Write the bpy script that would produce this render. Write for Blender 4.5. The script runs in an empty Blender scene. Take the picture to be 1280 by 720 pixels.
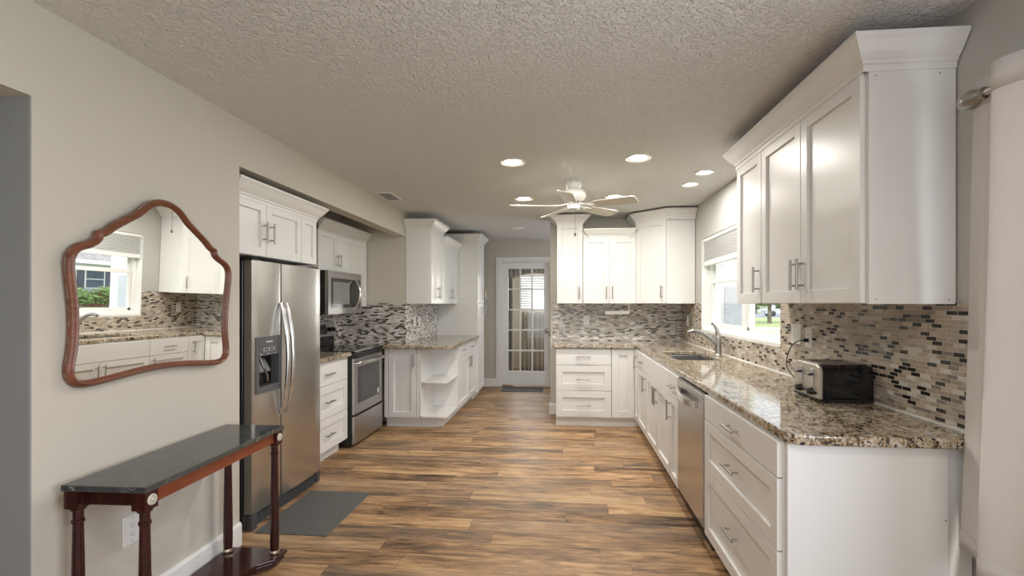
import bpy, bmesh, math, random
from mathutils import Vector, Matrix
random.seed(7)
SC = bpy.context.scene
COL = SC.collection
R = math.radians

# ------------------------------------------------------------------ camera
CEIL = 2.42
cam_d = bpy.data.cameras.new('camera')
cam = bpy.data.objects.new('camera', cam_d); COL.objects.link(cam); SC.camera = cam
YAW = math.atan((706 - 650) / 605.0)
cam.location = (0, 0, 1.37); cam.rotation_euler = (R(90), 0, YAW)
cam_d.sensor_width = 36; cam_d.lens = 36 * 605 / 1280.0
cam_d.shift_x = -10 / 1280.0; cam_d.shift_y = 19.5 / 1280.0
cam_d.clip_start = 0.05; cam_d.clip_end = 300

# ------------------------------------------------------------------ exposure, world, daylight
SC.view_settings.view_transform = 'Standard'; SC.view_settings.look = 'None'
SC.view_settings.gamma = 1; SC.view_settings.use_curve_mapping = False
SC.view_settings.exposure = 0.28
SC.cycles.use_denoising = True
SC.cycles.max_bounces = 8; SC.cycles.diffuse_bounces = 5; SC.cycles.glossy_bounces = 4
SC.cycles.transmission_bounces = 6; SC.cycles.transparent_max_bounces = 8
SC.cycles.sample_clamp_indirect = 6.0
SC.cycles.caustics_reflective = False; SC.cycles.caustics_refractive = False
W = bpy.data.worlds.new('sky'); SC.world = W; W.use_nodes = True
wn = W.node_tree.nodes; wl = W.node_tree.links; wn.clear()
wo = wn.new('ShaderNodeOutputWorld'); wb = wn.new('ShaderNodeBackground')
wc = wn.new('ShaderNodeTexCoord'); wsep = wn.new('ShaderNodeSeparateXYZ'); wr = wn.new('ShaderNodeValToRGB')
wl.new(wc.outputs['Generated'], wsep.inputs[0]); wl.new(wsep.outputs[2], wr.inputs[0])
wr.color_ramp.elements[0].position = 0.0; wr.color_ramp.elements[0].color = (0.95, 0.97, 1.0, 1)
wr.color_ramp.elements[1].position = 0.6; wr.color_ramp.elements[1].color = (0.74, 0.85, 1.0, 1)
wl.new(wr.outputs[0], wb.inputs[0]); wb.inputs[1].default_value = 1.9
wl.new(wb.outputs[0], wo.inputs[0])

def light(name, kind, loc, rot, energy, color=(1, 1, 1), **kw):
    d = bpy.data.lights.new(name, kind); d.energy = energy; d.color = color
    for k, v in kw.items(): setattr(d, k, v)
    o = bpy.data.objects.new(name, d); COL.objects.link(o)
    o.location = loc; o.rotation_euler = rot
    return o
light('sun', 'SUN', (20, -10, 30), (R(48), R(0), R(8)), 3.0, (1, 0.95, 0.86), angle=R(1.0))
# daylight arriving through the openings of the room (kitchen window, near window, hallway), plus unseen fill lamps added at nook and rear
lp = light('kitchen_window_daylight', 'AREA', (1.66, 4.26, 1.57), (0, R(90), 0), 1, shape='RECTANGLE', size=1.0, size_y=1.9)
lp.data.cycles.is_portal = True
light('near_window_daylight', 'AREA', (1.54, 0.42, 1.35), (0, R(90), 0), 44, (0.82, 0.86, 1.0), shape='RECTANGLE', size=1.25, size_y=2.0)
light('nook_fill_lamp', 'AREA', (1.50, 7.05, 1.5), (0, R(90), 0), 16, (0.93, 0.96, 1.0), shape='RECTANGLE', size=0.9, size_y=0.9)  # unseen lamp added to brighten the far door and ceiling
light('rear_fill_lamp', 'AREA', (-0.1, -3.25, 1.2), (R(90), 0, 0), 13, (0.90, 0.95, 1.0), shape='RECTANGLE', size=2.6, size_y=2.0)  # unseen lamp added behind the camera as cool fill
light('hallway_daylight', 'AREA', (-3.9, 0.4, 1.2), (0, R(-90), 0), 3, (0.9, 0.95, 1.0), shape='RECTANGLE', size=1.6, size_y=1.0)
light('far_room_daylight', 'AREA', (-0.3, 9.9, 1.6), (R(-90), 0, 0), 46, (1.0, 0.97, 0.92), shape='RECTANGLE', size=1.6, size_y=1.4)

# ------------------------------------------------------------------ material helpers
def mat(name, color=(0.8, 0.8, 0.8), rough=0.5, metal=0.0, spec=0.5, emit=None, estr=1.0):
    m = bpy.data.materials.new(name); m.use_nodes = True
    b = m.node_tree.nodes['Principled BSDF']
    b.inputs['Base Color'].default_value = (*color, 1); b.inputs['Roughness'].default_value = rough
    b.inputs['Metallic'].default_value = metal; b.inputs['Specular IOR Level'].default_value = spec
    if emit:
        b.inputs['Emission Color'].default_value = (*emit, 1); b.inputs['Emission Strength'].default_value = estr
    return m
class NT:
    def __init__(s, m): s.m = m; s.t = m.node_tree; s.b = s.t.nodes['Principled BSDF']
    def n(s, typ, **kw):
        x = s.t.nodes.new('ShaderNode' + typ)
        for k, v in kw.items(): setattr(x, k, v)
        return x
    def l(s, a, b): s.t.links.new(a, b)
    def val(s, sock, v):
        if hasattr(v, 'node'): s.l(v, sock)
        else: sock.default_value = v
    def math(s, op, a, b=0.0, c=0.0):
        x = s.n('Math', operation=op); s.val(x.inputs[0], a); s.val(x.inputs[1], b)
        if op in ('MULTIPLY_ADD', 'SMOOTHSTEP'): s.val(x.inputs[2], c)
        return x.outputs[0]
    def comb(s, x, y, z=0.0):
        c = s.n('CombineXYZ')
        for i, v in enumerate((x, y, z)): s.val(c.inputs[i], v)
        return c.outputs[0]
    def xyz(s, kind='Object'):
        tc = s.n('TexCoord'); sp = s.n('SeparateXYZ'); s.l(tc.outputs[kind], sp.inputs[0])
        return tc.outputs[kind], sp.outputs[0], sp.outputs[1], sp.outputs[2]
    def noise(s, vec, scale, detail=3.0, rough=0.5, dist=0.0):
        x = s.n('TexNoise'); s.l(vec, x.inputs['Vector']); x.inputs['Scale'].default_value = scale
        x.inputs['Detail'].default_value = detail; x.inputs['Roughness'].default_value = rough
        x.inputs['Distortion'].default_value = dist
        return x.outputs['Fac']
    def white(s, vec):
        x = s.n('TexWhiteNoise', noise_dimensions='3D'); s.l(vec, x.inputs['Vector']); return x.outputs['Value']
    def ramp(s, fac, stops, const=False):
        x = s.n('ValToRGB'); s.l(fac, x.inputs[0]); cr = x.color_ramp
        if const: cr.interpolation = 'CONSTANT'
        while len(cr.elements) < len(stops): cr.elements.new(0.5)
        for e, (p, c) in zip(cr.elements, stops):
            e.position = p; e.color = (*c, 1) if len(c) == 3 else c
        return x.outputs[0]
    def mix(s, fac, a, b, mode='MIX'):
        x = s.n('Mix', data_type='RGBA', blend_type=mode)
        s.val(x.inputs[0], fac); s.val(x.inputs[6], a if hasattr(a, 'node') else (*a, 1)); s.val(x.inputs[7], b if hasattr(b, 'node') else (*b, 1))
        return x.outputs[2]
    def bump(s, h, strength=0.3, dist=0.01):
        x = s.n('Bump'); x.inputs['Strength'].default_value = strength; x.inputs['Distance'].default_value = dist
        s.l(h, x.inputs['Height']); s.l(x.outputs[0], s.b.inputs['Normal']); return x

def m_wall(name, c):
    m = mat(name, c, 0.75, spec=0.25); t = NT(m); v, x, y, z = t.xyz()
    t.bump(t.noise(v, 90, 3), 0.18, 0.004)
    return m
M = {}
M['wall'] = m_wall('greige wall paint', (0.575, 0.545, 0.48))
M['wall_cool'] = m_wall('grey wall paint', (0.50, 0.49, 0.46))
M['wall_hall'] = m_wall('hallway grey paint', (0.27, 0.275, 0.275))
m = M['ceil'] = mat('knockdown ceiling', (0.76, 0.76, 0.745), 0.8, spec=0.35); t = NT(m); v, x, y, z = t.xyz()
n1 = t.noise(v, 54, 3, 0.55, 0.5); n2 = t.noise(v, 110, 2)
mr = t.n('MapRange', interpolation_type='SMOOTHSTEP'); t.l(n1, mr.inputs[0]); mr.inputs[1].default_value = 0.44; mr.inputs[2].default_value = 0.58
h = t.math('ADD', mr.outputs[0], t.math('MULTIPLY', n2, 0.3)); t.bump(h, 0.75, 0.009)
M['white'] = mat('white cabinet paint', (0.76, 0.76, 0.745), 0.33)
M['trim'] = mat('white trim paint', (0.82, 0.82, 0.80), 0.4)
M['dark'] = mat('black plastic', (0.012, 0.012, 0.013), 0.35)
M['gloss_black'] = mat('gloss black', (0.008, 0.008, 0.009), 0.06)
M['nickel'] = mat('brushed nickel', (0.42, 0.40, 0.37), 0.32, 1.0)
M['chrome'] = mat('polished steel', (0.72, 0.71, 0.70), 0.16, 1.0)
M['greyplastic'] = mat('grey plastic', (0.10, 0.10, 0.105), 0.4)
M['plate'] = mat('white plastic plate', (0.82, 0.82, 0.80), 0.35)
M['brass'] = mat('antique brass', (0.62, 0.55, 0.40), 0.3, 1.0)
M['ring'] = mat('ivory enamel', (0.65, 0.62, 0.52), 0.35)
def m_steel(name, c, rough, wav):
    m = mat(name, c, rough, 1.0); t = NT(m); v, x, y, z = t.xyz()
    s = t.comb(t.math('MULTIPLY', x, 2.0), t.math('MULTIPLY', y, 2.0), t.math('MULTIPLY', z, 260.0))
    br = t.noise(s, 1.0, 2)
    w = t.noise(t.comb(t.math('MULTIPLY', x, 0.8), t.math('MULTIPLY', y, 0.8), t.math('MULTIPLY', z, 3.0)), 1.6, 1)
    t.bump(t.math('MULTIPLY', w, wav), 0.22, 0.02)
    mr = t.n('MapRange'); t.l(br, mr.inputs[0]); mr.inputs[3].default_value = rough - 0.015; mr.inputs[4].default_value = rough + 0.02
    return m
M['steel'] = m_steel('brushed stainless steel', (0.56, 0.545, 0.52), 0.27, 0.9)
M['steel_flat'] = m_steel('stainless steel', (0.55, 0.54, 0.53), 0.30, 0.2)
# granite
m = M['granite'] = mat('speckled granite', (0.3, 0.25, 0.2), 0.07, spec=0.6); t = NT(m); v, x, y, z = t.xyz()
sv = t.comb(t.math('MULTIPLY', x, 1.5), y, z)
a = t.noise(sv, 34, 5, 0.72, 1.2); b_ = t.noise(sv, 11, 3, 0.6, 0.8)
f = t.math('ADD', t.math('MULTIPLY', a, 0.72), t.math('MULTIPLY', b_, 0.30))
c1 = t.ramp(f, [(0.39, (0.015, 0.012, 0.010)), (0.44, (0.12, 0.08, 0.045)), (0.485, (0.31, 0.225, 0.12)), (0.54, (0.48, 0.41, 0.31)), (0.64, (0.64, 0.61, 0.56))])
vo = t.n('TexVoronoi'); t.l(v, vo.inputs['Vector']); vo.inputs['Scale'].default_value = 95
dk = t.math('GREATER_THAN', t.noise(v, 70, 2, 0.6), 0.595)
c2 = t.mix(dk, c1, (0.035, 0.03, 0.03))
gy = t.math('GREATER_THAN', t.noise(v, 55, 3, 0.6, 0.5), 0.61)
c3 = t.mix(t.math('MULTIPLY', gy, 0.7), c2, (0.42, 0.42, 0.42)); t.l(c3, t.b.inputs['Base Color'])
# mosaic
def m_mosaic(name, cols, grout):
    m = mat(name, (0.4, 0.35, 0.3), 0.3); t = NT(m); v, x, y, z = t.xyz()
    s = t.math('ADD', x, y); TW, TH = 0.052, 0.0168
    r = t.math('FLOOR', t.math('DIVIDE', z, TH))
    off = t.math('ADD', t.math('MULTIPLY', t.math('MODULO', r, 2.0), 0.5), t.math('MULTIPLY', t.white(t.comb(r, 3.3, 1.0)), 0.25))
    sc = t.math('ADD', t.math('DIVIDE', s, TW), off)
    c = t.math('FLOOR', sc)
    fx = t.math('SUBTRACT', sc, c); fz = t.math('FRACT', t.math('DIVIDE', z, TH))
    rnd = t.white(t.comb(c, r, 7.0)); rnd2 = t.white(t.comb(c, r, 19.0))
    col = t.ramp(rnd, cols, True)
    nz = t.noise(t.comb(t.math('MULTIPLY', s, 1.0), z, rnd2), 60, 3)
    col = t.mix(0.2, col, t.ramp(nz, [(0.3, (0.25, 0.25, 0.25)), (0.7, (0.85, 0.85, 0.85))]), 'OVERLAY')
    gx = t.math('LESS_THAN', t.math('MINIMUM', fx, t.math('SUBTRACT', 1.0, fx)), 0.022)
    gz = t.math('LESS_THAN', t.math('MINIMUM', fz, t.math('SUBTRACT', 1.0, fz)), 0.062)
    g = t.math('MAXIMUM', gx, gz)
    t.l(t.mix(g, col, grout), t.b.inputs['Base Color'])
    dark = t.math('LESS_THAN', rnd, cols[1][0])
    t.l(t.math('ADD', t.math('SUBTRACT', 0.34, t.math('MULTIPLY', dark, 0.22)), t.math('MULTIPLY', g, 0.4)), t.b.inputs['Roughness'])
    t.bump(t.math('SUBTRACT', 1.0, g), 0.5, 0.002)
    return m
M['mosaic'] = m_mosaic('stone and glass mosaic', [(0, (0.028, 0.024, 0.022)), (0.17, (0.36, 0.29, 0.225)), (0.40, (0.47, 0.395, 0.31)), (0.66, (0.41, 0.36, 0.30)), (0.80, (0.60, 0.57, 0.52)), (0.93, (0.22, 0.19, 0.165))], (0.60, 0.55, 0.47))
M['mosaic_grey'] = m_mosaic('stone and glass mosaic in white grout', [(0, (0.03, 0.027, 0.026)), (0.18, (0.45, 0.38, 0.33)), (0.40, (0.55, 0.52, 0.48)), (0.64, (0.40, 0.37, 0.34)), (0.76, (0.72, 0.71, 0.69)), (0.93, (0.16, 0.14, 0.13))], (0.66, 0.64, 0.60))
M['mosaic_light'] = m_mosaic('pale stone and glass mosaic', [(0, (0.10, 0.085, 0.075)), (0.15, (0.45, 0.42, 0.38)), (0.40, (0.60, 0.58, 0.55)), (0.66, (0.40, 0.36, 0.31)), (0.78, (0.80, 0.80, 0.79)), (0.93, (0.24, 0.215, 0.195))], (0.70, 0.68, 0.64))
# floor planks (boards run left to right)
m = M['floor'] = mat('wood planks', (0.3, 0.2, 0.12), 0.38, spec=0.4); t = NT(m); v, x, y, z = t.xyz()
PW, PL = 0.152, 1.22
r = t.math('FLOOR', t.math('DIVIDE', y, PW)); xo = t.math('ADD', t.math('DIVIDE', x, PL), t.math('MULTIPLY', t.white(t.comb(r, 2.0, 5.0)), 7.0))
c = t.math('FLOOR', xo); idv = t.comb(r, c, 4.0); idn = t.white(idv); idn2 = t.white(t.comb(r, c, 9.0))
g1 = t.noise(t.comb(t.math('MULTIPLY', x, 2.2), t.math('MULTIPLY', y, 15.0), t.math('MULTIPLY', idn, 40.0)), 1.0, 6, 0.62, 0.8)
g2 = t.noise(t.comb(t.math('MULTIPLY', x, 9.0), t.math('MULTIPLY', y, 80.0), t.math('MULTIPLY', idn2, 40.0)), 1.0, 3, 0.6, 0.3)
g3 = t.noise(t.comb(t.math('MULTIPLY', x, 3.0), t.math('MULTIPLY', y, 6.0), t.math('MULTIPLY', idn2, 30.0)), 1.0, 4, 0.6)
f = t.math('ADD', t.math('ADD', t.math('MULTIPLY', g1, 0.65), t.math('MULTIPLY', g2, 0.22)), t.math('ADD', t.math('MULTIPLY', idn, 0.13), t.math('MULTIPLY', g3, 0.26)))
col = t.ramp(f, [(0.47, (0.055, 0.032, 0.018)), (0.545, (0.155, 0.092, 0.050)), (0.615, (0.275, 0.158, 0.078)), (0.69, (0.415, 0.250, 0.122)), (0.79, (0.57, 0.375, 0.20))])
col = t.mix(t.math('MULTIPLY', t.math('GREATER_THAN', idn2, 0.6), 0.22), col, (0.26, 0.205, 0.155))
fy = t.math('FRACT', t.math('DIVIDE', y, PW)); fx = t.math('FRACT', xo)
g = t.math('MAXIMUM', t.math('LESS_THAN', fy, 0.014), t.math('LESS_THAN', fx, 0.0022))
t.l(t.mix(t.math('MULTIPLY', g, 0.6), col, (0.04, 0.025, 0.015)), t.b.inputs['Base Color'])
t.l(t.math('ADD', 0.35, t.math('MULTIPLY', g1, 0.22)), t.b.inputs['Roughness'])
t.bump(t.math('ADD', t.math('MULTIPLY', g2, 0.4), t.math('MULTIPLY', t.math('SUBTRACT', 1.0, g), 0.5)), 0.15, 0.003)
# woods for mirror frame and console
def m_wood(name, c1, c2, rough, sc=(3, 3, 30)):
    m = mat(name, c1, rough, spec=0.5); t = NT(m); v, x, y, z = t.xyz()
    n_ = t.noise(t.comb(t.math('MULTIPLY', x, sc[0]), t.math('MULTIPLY', y, sc[1]), t.math('MULTIPLY', z, sc[2])), 2.0, 4, 0.6, 0.8)
    t.l(t.ramp(n_, [(0.3, c1), (0.7, c2)]), t.b.inputs['Base Color']); return m
M['frame_wood'] = m_wood('reddish brown wood', (0.13, 0.042, 0.022), (0.24, 0.085, 0.045), 0.3)
M['mahogany'] = m_wood('dark mahogany', (0.020, 0.005, 0.005), (0.048, 0.011, 0.010), 0.16, (30, 30, 3))
M['mahogany_red'] = m_wood('polished mahogany', (0.16, 0.035, 0.016), (0.26, 0.07, 0.03), 0.22, (3, 30, 30))
m = M['marble'] = mat('dark green grey marble', (0.06, 0.065, 0.065), 0.10); t = NT(m); v, x, y, z = t.xyz()
n_ = t.noise(v, 9, 6, 0.65, 1.5); vn = t.noise(v, 2.2, 3, 0.5, 2.0)
ab = t.math('ABSOLUTE', t.math('SUBTRACT', vn, 0.5)); vein = t.math('LESS_THAN', ab, 0.0012)
cc = t.ramp(n_, [(0.3, (0.030, 0.034, 0.034)), (0.7, (0.085, 0.09, 0.09))])
t.l(t.mix(t.math('MULTIPLY', vein, 0.6), cc, (0.45, 0.46, 0.45)), t.b.inputs['Base Color'])
m = M['mat'] = mat('ribbed grey mat', (0.10, 0.105, 0.10), 0.9); t = NT(m); v, x, y, z = t.xyz()
rb = t.math('SINE', t.math('MULTIPLY', x, 300.0)); rn = t.noise(v, 180, 3)
t.l(t.mix(t.math('MULTIPLY', rn, 0.45), t.mix(t.math('MULTIPLY_ADD', rb, 0.5, 0.5), (0.04, 0.043, 0.042), (0.15, 0.152, 0.145)), (0.15, 0.14, 0.125)), t.b.inputs['Base Color']); t.bump(rb, 0.4, 0.002)
# curtain linen
m = M['curtain'] = bpy.data.materials.new('white linen curtain'); m.use_nodes = True; t = NT(m); v, x, y, z = t.xyz()
t.b.inputs['Base Color'].default_value = (0.80, 0.77, 0.74, 1); t.b.inputs['Roughness'].default_value = 0.9
lin = t.noise(t.comb(t.math('MULTIPLY', x, 30.0), t.math('MULTIPLY', y, 30.0), t.math('MULTIPLY', z, 420.0)), 1.0, 3, 0.6)
lin2 = t.noise(t.comb(t.math('MULTIPLY', x, 500.0), t.math('MULTIPLY', y, 500.0), t.math('MULTIPLY', z, 30.0)), 1.0, 3, 0.6)
ls = t.math('ADD', lin, lin2); t.l(t.ramp(ls, [(0.3, (0.70, 0.675, 0.655)), (1.0, (0.84, 0.815, 0.79))]), t.b.inputs['Base Color']); t.bump(ls, 0.25, 0.002)
tr = t.n('BsdfTranslucent'); tr.inputs[0].default_value = (0.8, 0.76, 0.74, 1); mx = t.n('MixShader'); mx.inputs[0].default_value = 0.30
out = [n for n in t.t.nodes if n.type == 'OUTPUT_MATERIAL'][0]
t.l(t.b.outputs[0], mx.inputs[1]); t.l(tr.outputs[0], mx.inputs[2]); t.l(mx.outputs[0], out.inputs[0])
M['sheer'] = mat('beige drape', (0.42, 0.40, 0.35), 0.9)
# window glass: clear pane, Fresnel reflection
def m_glass(name, tint=(0.97, 0.98, 0.98)):
    m = bpy.data.materials.new(name); m.use_nodes = True; nt = m.node_tree; nt.nodes.clear()
    o = nt.nodes.new('ShaderNodeOutputMaterial'); mx = nt.nodes.new('ShaderNodeMixShader'); fr = nt.nodes.new('ShaderNodeFresnel')
    tp = nt.nodes.new('ShaderNodeBsdfTransparent'); gl = nt.nodes.new('ShaderNodeBsdfGlossy')
    gm = nt.nodes.new('ShaderNodeNewGeometry'); mi = nt.nodes.new('ShaderNodeMapRange'); mi.inputs[3].default_value = 1.45; mi.inputs[4].default_value = 1 / 1.45
    nt.links.new(gm.outputs['Backfacing'], mi.inputs[0]); nt.links.new(mi.outputs[0], fr.inputs[0]); tp.inputs[0].default_value = (*tint, 1); gl.inputs[1].default_value = 0.0
    nt.links.new(fr.outputs[0], mx.inputs[0]); nt.links.new(tp.outputs[0], mx.inputs[1]); nt.links.new(gl.outputs[0], mx.inputs[2]); nt.links.new(mx.outputs[0], o.inputs[0])
    return m
M['glass'] = m_glass('clear glass')
M['mirror'] = mat('silvered mirror', (0.90, 0.91, 0.90), 0.0, 1.0)
M['lamp'] = mat('lit lamp lens', (1, 1, 1), 0.5, emit=(1.0, 0.93, 0.80), estr=9.0)
M['lamp_cool'] = mat('lit small lamp lens', (1, 1, 1), 0.5, emit=(1.0, 0.98, 0.95), estr=9.0)
M['blind'] = mat('pleated shade fabric', (0.66, 0.66, 0.65), 0.85)
M['blade'] = mat('cream fan blade', (0.66, 0.62, 0.53), 0.45)
M['fan_white'] = mat('white enamel', (0.80, 0.80, 0.77), 0.25)

# ------------------------------------------------------------------ mesh helpers
class MB:
    def __init__(s, T=None): s.bm = bmesh.new(); s.T = T
    def _v(s, p):
        p = Vector(p)
        return s.bm.verts.new(s.T @ p if s.T else p)
    def box(s, x0, x1, y0, y1, z0, z1):
        v = [s._v((x, y, z)) for z in (z0, z1) for y in (y0, y1) for x in (x0, x1)]
        for f in ((0, 2, 3, 1), (4, 5, 7, 6), (0, 1, 5, 4), (2, 6, 7, 3), (0, 4, 6, 2), (1, 3, 7, 5)): s.bm.faces.new([v[i] for i in f])
        return s
    def hexa(s, pts):
        v = [s._v(p) for p in pts]
        for f in ((0, 3, 2, 1), (4, 5, 6, 7), (0, 1, 5, 4), (1, 2, 6, 5), (2, 3, 7, 6), (3, 0, 4, 7)): s.bm.faces.new([v[i] for i in f])
        return s
    def tube(s, pts, r, seg=12, cap=True):
        P = [Vector(p) for p in pts]; n = len(P); rs = r if isinstance(r, (list, tuple)) else [r] * n
        rings = []; ref = None
        for i in range(n):
            d = (P[min(i + 1, n - 1)] - P[max(i - 1, 0)]).normalized()
            if ref is None:
                ref = Vector((0, 0, 1)) if abs(d.z) < 0.9 else Vector((1, 0, 0))
            u = (ref - d * ref.dot(d)).normalized(); w = d.cross(u); ref = u
            rings.append([s._v(P[i] + (u * math.cos(2 * math.pi * k / seg) + w * math.sin(2 * math.pi * k / seg)) * rs[i]) for k in range(seg)])
        for i in range(n - 1):
            for k in range(seg):
                s.bm.faces.new([rings[i][k], rings[i][(k + 1) % seg], rings[i + 1][(k + 1) % seg], rings[i + 1][k]])
        if cap: s.bm.faces.new(rings[0][::-1]); s.bm.faces.new(rings[-1])
        return s
    def lathe(s, prof, c=(0, 0), seg=24):
        rings = []
        for (r, z) in prof:
            rings.append([s._v((c[0] + r * math.cos(2 * math.pi * k / seg), c[1] + r * math.sin(2 * math.pi * k / seg), z)) for k in range(seg)])
        for i in range(len(prof) - 1):
            for k in range(seg): s.bm.faces.new([rings[i][k], rings[i][(k + 1) % seg], rings[i + 1][(k + 1) % seg], rings[i + 1][k]])
        s.bm.faces.new(rings[0][::-1]); s.bm.faces.new(rings[-1]); return s
    def prism(s, poly, z0, z1, holes=()):
        loops = [poly] + list(holes); ed = []
        for lp_ in loops:
            vs = [s._v((p[0], p[1], z0)) for p in lp_]
            for i in range(len(vs)): ed.append(s.bm.edges.new((vs[i], vs[(i + 1) % len(vs)])))
        res = bmesh.ops.triangle_fill(s.bm, edges=ed, use_beauty=True, use_dissolve=True)
        fs = [g for g in res['geom'] if isinstance(g, bmesh.types.BMFace)]
        ex = bmesh.ops.extrude_face_region(s.bm, geom=fs)
        vv = [g for g in ex['geom'] if isinstance(g, bmesh.types.BMVert)]
        d = Vector((0, 0, z1 - z0))
        if s.T: d = s.T.to_3x3() @ d
        bmesh.ops.translate(s.bm, verts=vv, vec=d)
        return s
    def sweep(s, path, prof, closed=False, z=0.0):
        # prof: (offset to the right of travel, height) points; mitred corners in plan
        n = len(path); P = [Vector((p[0], p[1])) for p in path]; rings = []
        for i in range(n):
            ds = []
            if i > 0 or closed: ds.append((P[i] - P[i - 1]).normalized())
            if i < n - 1 or closed: ds.append((P[(i + 1) % n] - P[i]).normalized())
            ns = [Vector((d.y, -d.x)) for d in ds]
            mvec = ns[0] if len(ns) == 1 else (ns[0] + ns[1]) / (1 + ns[0].dot(ns[1]))
            rings.append([s._v((P[i].x + mvec.x * o, P[i].y + mvec.y * o, z + h)) for (o, h) in prof])
        m_ = len(prof)
        for i in range(n if closed else n - 1):
            a, b = rings[i], rings[(i + 1) % n]
            for k in range(m_): s.bm.faces.new([a[k], a[(k + 1) % m_], b[(k + 1) % m_], b[k]])
        if not closed: s.bm.faces.new(rings[0][::-1]); s.bm.faces.new(rings[-1])
        return s
    def build(s, name, material, parent=None, bevel=0.0, smooth=False, seg=1, loc=None):
        bmesh.ops.recalc_face_normals(s.bm, faces=s.bm.faces[:])
        me = bpy.data.meshes.new(name); s.bm.to_mesh(me); s.bm.free()
        o = bpy.data.objects.new(name, me); COL.objects.link(o); me.materials.append(material)
        if parent: o.parent = parent
        if loc: o.location = loc
        if smooth:
            for p in me.polygons: p.use_smooth = True
            me.set_sharp_from_angle(angle=R(40))
        if bevel:
            b = o.modifiers.new('bevel', 'BEVEL'); b.width = bevel; b.segments = seg; b.limit_method = 'ANGLE'; b.angle_limit = R(35)
        return o
def tag(o, label, cat, group=None, kind=None):
    if label: o['label'] = label
    if cat: o['category'] = cat
    if group: o['group'] = group
    if kind: o['kind'] = kind
    return o
def thing(name, label, cat, loc=(0, 0, 0), rz=0.0, group=None, kind=None):
    o = bpy.data.objects.new(name, None); COL.objects.link(o); o.empty_display_size = 0.05
    o.location = loc; o.rotation_euler = (0, 0, rz); return tag(o, label, cat, group, kind)
def struct(o): o['kind'] = 'structure'; return o
def copy_thing(root, loc, label, rz=None, group=None):
    r_ = root.copy(); COL.objects.link(r_); r_.location = loc; r_['label'] = label
    if rz is not None: r_.rotation_euler = (0, 0, rz)
    if group: r_['group'] = group
    for ch in root.children:
        c_ = ch.copy(); COL.objects.link(c_); c_.parent = r_
        for g_ in ch.children:
            d_ = g_.copy(); COL.objects.link(d_); d_.parent = c_
    return r_

# ------------------------------------------------------------------ room shell
XL, XR, YB, YP = -1.84, 1.42, 7.93, 6.03
YR = -3.3
struct(MB().box(-4.2, XR + 0.12, YR - 0.1, YB + 0.15, -0.08, 0).build('floor', M['floor']))
struct(MB().box(-2.8, XR + 0.12, YR - 0.1, YB + 0.1, CEIL, CEIL + 0.1).build('ceiling', M['ceil']))
struct(MB().box(-4.2, XL - 0.12, YR - 0.1, 1.514, 2.09, 2.2).build('ceiling_hall', M['ceil']))
# left wall: block beside the hallway opening, header over the opening, header over the appliance alcove, far block
b = MB(); b.box(-2.8, XL, 1.514, 2.59, 0, CEIL); b.box(XL - 0.12, XL, YR, 1.514, 2.09, CEIL)
b.box(XL - 0.12, XL, 2.59, 5.46, 2.15, CEIL); b.box(-2.8, XL, 5.46, YB + 0.1, 0, CEIL)
b.box(XL - 0.12, XL, YR, -1.2, 0, 2.09)
struct(b.build('wall_left', M['wall']))
struct(MB().box(-2.8, -2.61, 2.59, 5.46, 0, CEIL).build('wall_alcove', M['wall']))
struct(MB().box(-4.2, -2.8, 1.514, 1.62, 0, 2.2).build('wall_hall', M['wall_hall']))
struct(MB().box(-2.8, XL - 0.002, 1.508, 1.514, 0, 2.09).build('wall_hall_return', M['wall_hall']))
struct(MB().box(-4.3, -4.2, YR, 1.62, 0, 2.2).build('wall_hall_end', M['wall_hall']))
# back wall with french door opening
DX0, DX1, DZ = -1.055, -0.225, 2.065
b = MB(); b.box(XL, DX0, YB, YB + 0.1, 0, CEIL); b.box(DX1, XR + 0.12, YB, YB + 0.1, 0, CEIL); b.box(DX0, DX1, YB, YB + 0.1, DZ, CEIL)
struct(b.build('wall_back', M['wall']))
struct(MB().box(-0.178, XR, YP, YP + 0.115, 0, CEIL).build('wall_partition', M['wall']))
# right wall with kitchen window opening and near window opening
WY0, WY1, WZ0, WZ1 = 3.33, 5.195, 1.10, 2.035
NY0, NY1, NZ0, NZ1 = -0.6, 1.45, 0.70, 2.0
QY0, QY1, QZ0, QZ1 = 6.6, 7.5, 1.05, 1.95  # unseen opening added for the nook fill lamp
b = MB(); T = 0.16
b.box(XR, XR + T, YR, NY0, 0, CEIL); b.box(XR, XR + T, NY1, WY0, 0, CEIL); b.box(XR, XR + T, WY1, QY0, 0, CEIL); b.box(XR, XR + T, QY1, YB + 0.1, 0, CEIL); b.box(XR, XR + T, QY0, QY1, 0, QZ0); b.box(XR, XR + T, QY0, QY1, QZ1, CEIL)
b.box(XR, XR + T, NY0, NY1, 0, NZ0); b.box(XR, XR + T, NY0, NY1, NZ1, CEIL)
b.box(XR, XR + T, WY0, WY1, 0, WZ0); b.box(XR, XR + T, WY0, WY1, WZ1, CEIL)
struct(b.build('wall_right', M['wall_cool']))
# rear wall (behind the camera) with a wide unseen opening added for the rear fill
b = MB(); b.box(-4.2, -1.5, YR - 0.1, YR, 0, CEIL); b.box(1.3, XR + 0.12, YR - 0.1, YR, 0, CEIL); b.box(-1.5, 1.3, YR - 0.1, YR, 2.3, CEIL)
struct(b.build('wall_rear', M['wall']))
# baseboards
BP = [(0, 0), (0.015, 0), (0.015, 0.115), (0.008, 0.13), (0, 0.13)]
struct(MB().sweep([(XL, 1.514), (XL, 2.59)], BP).build('baseboard_left', M['trim']))
struct(MB().sweep([(XL, YB), (-1.13, YB)], BP).build('baseboard_back', M['trim']))
struct(MB().sweep([(-0.178, YP + 0.115), (-0.178, YP), (-0.105, YP)], BP).build('baseboard_partition', M['trim']))

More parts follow.
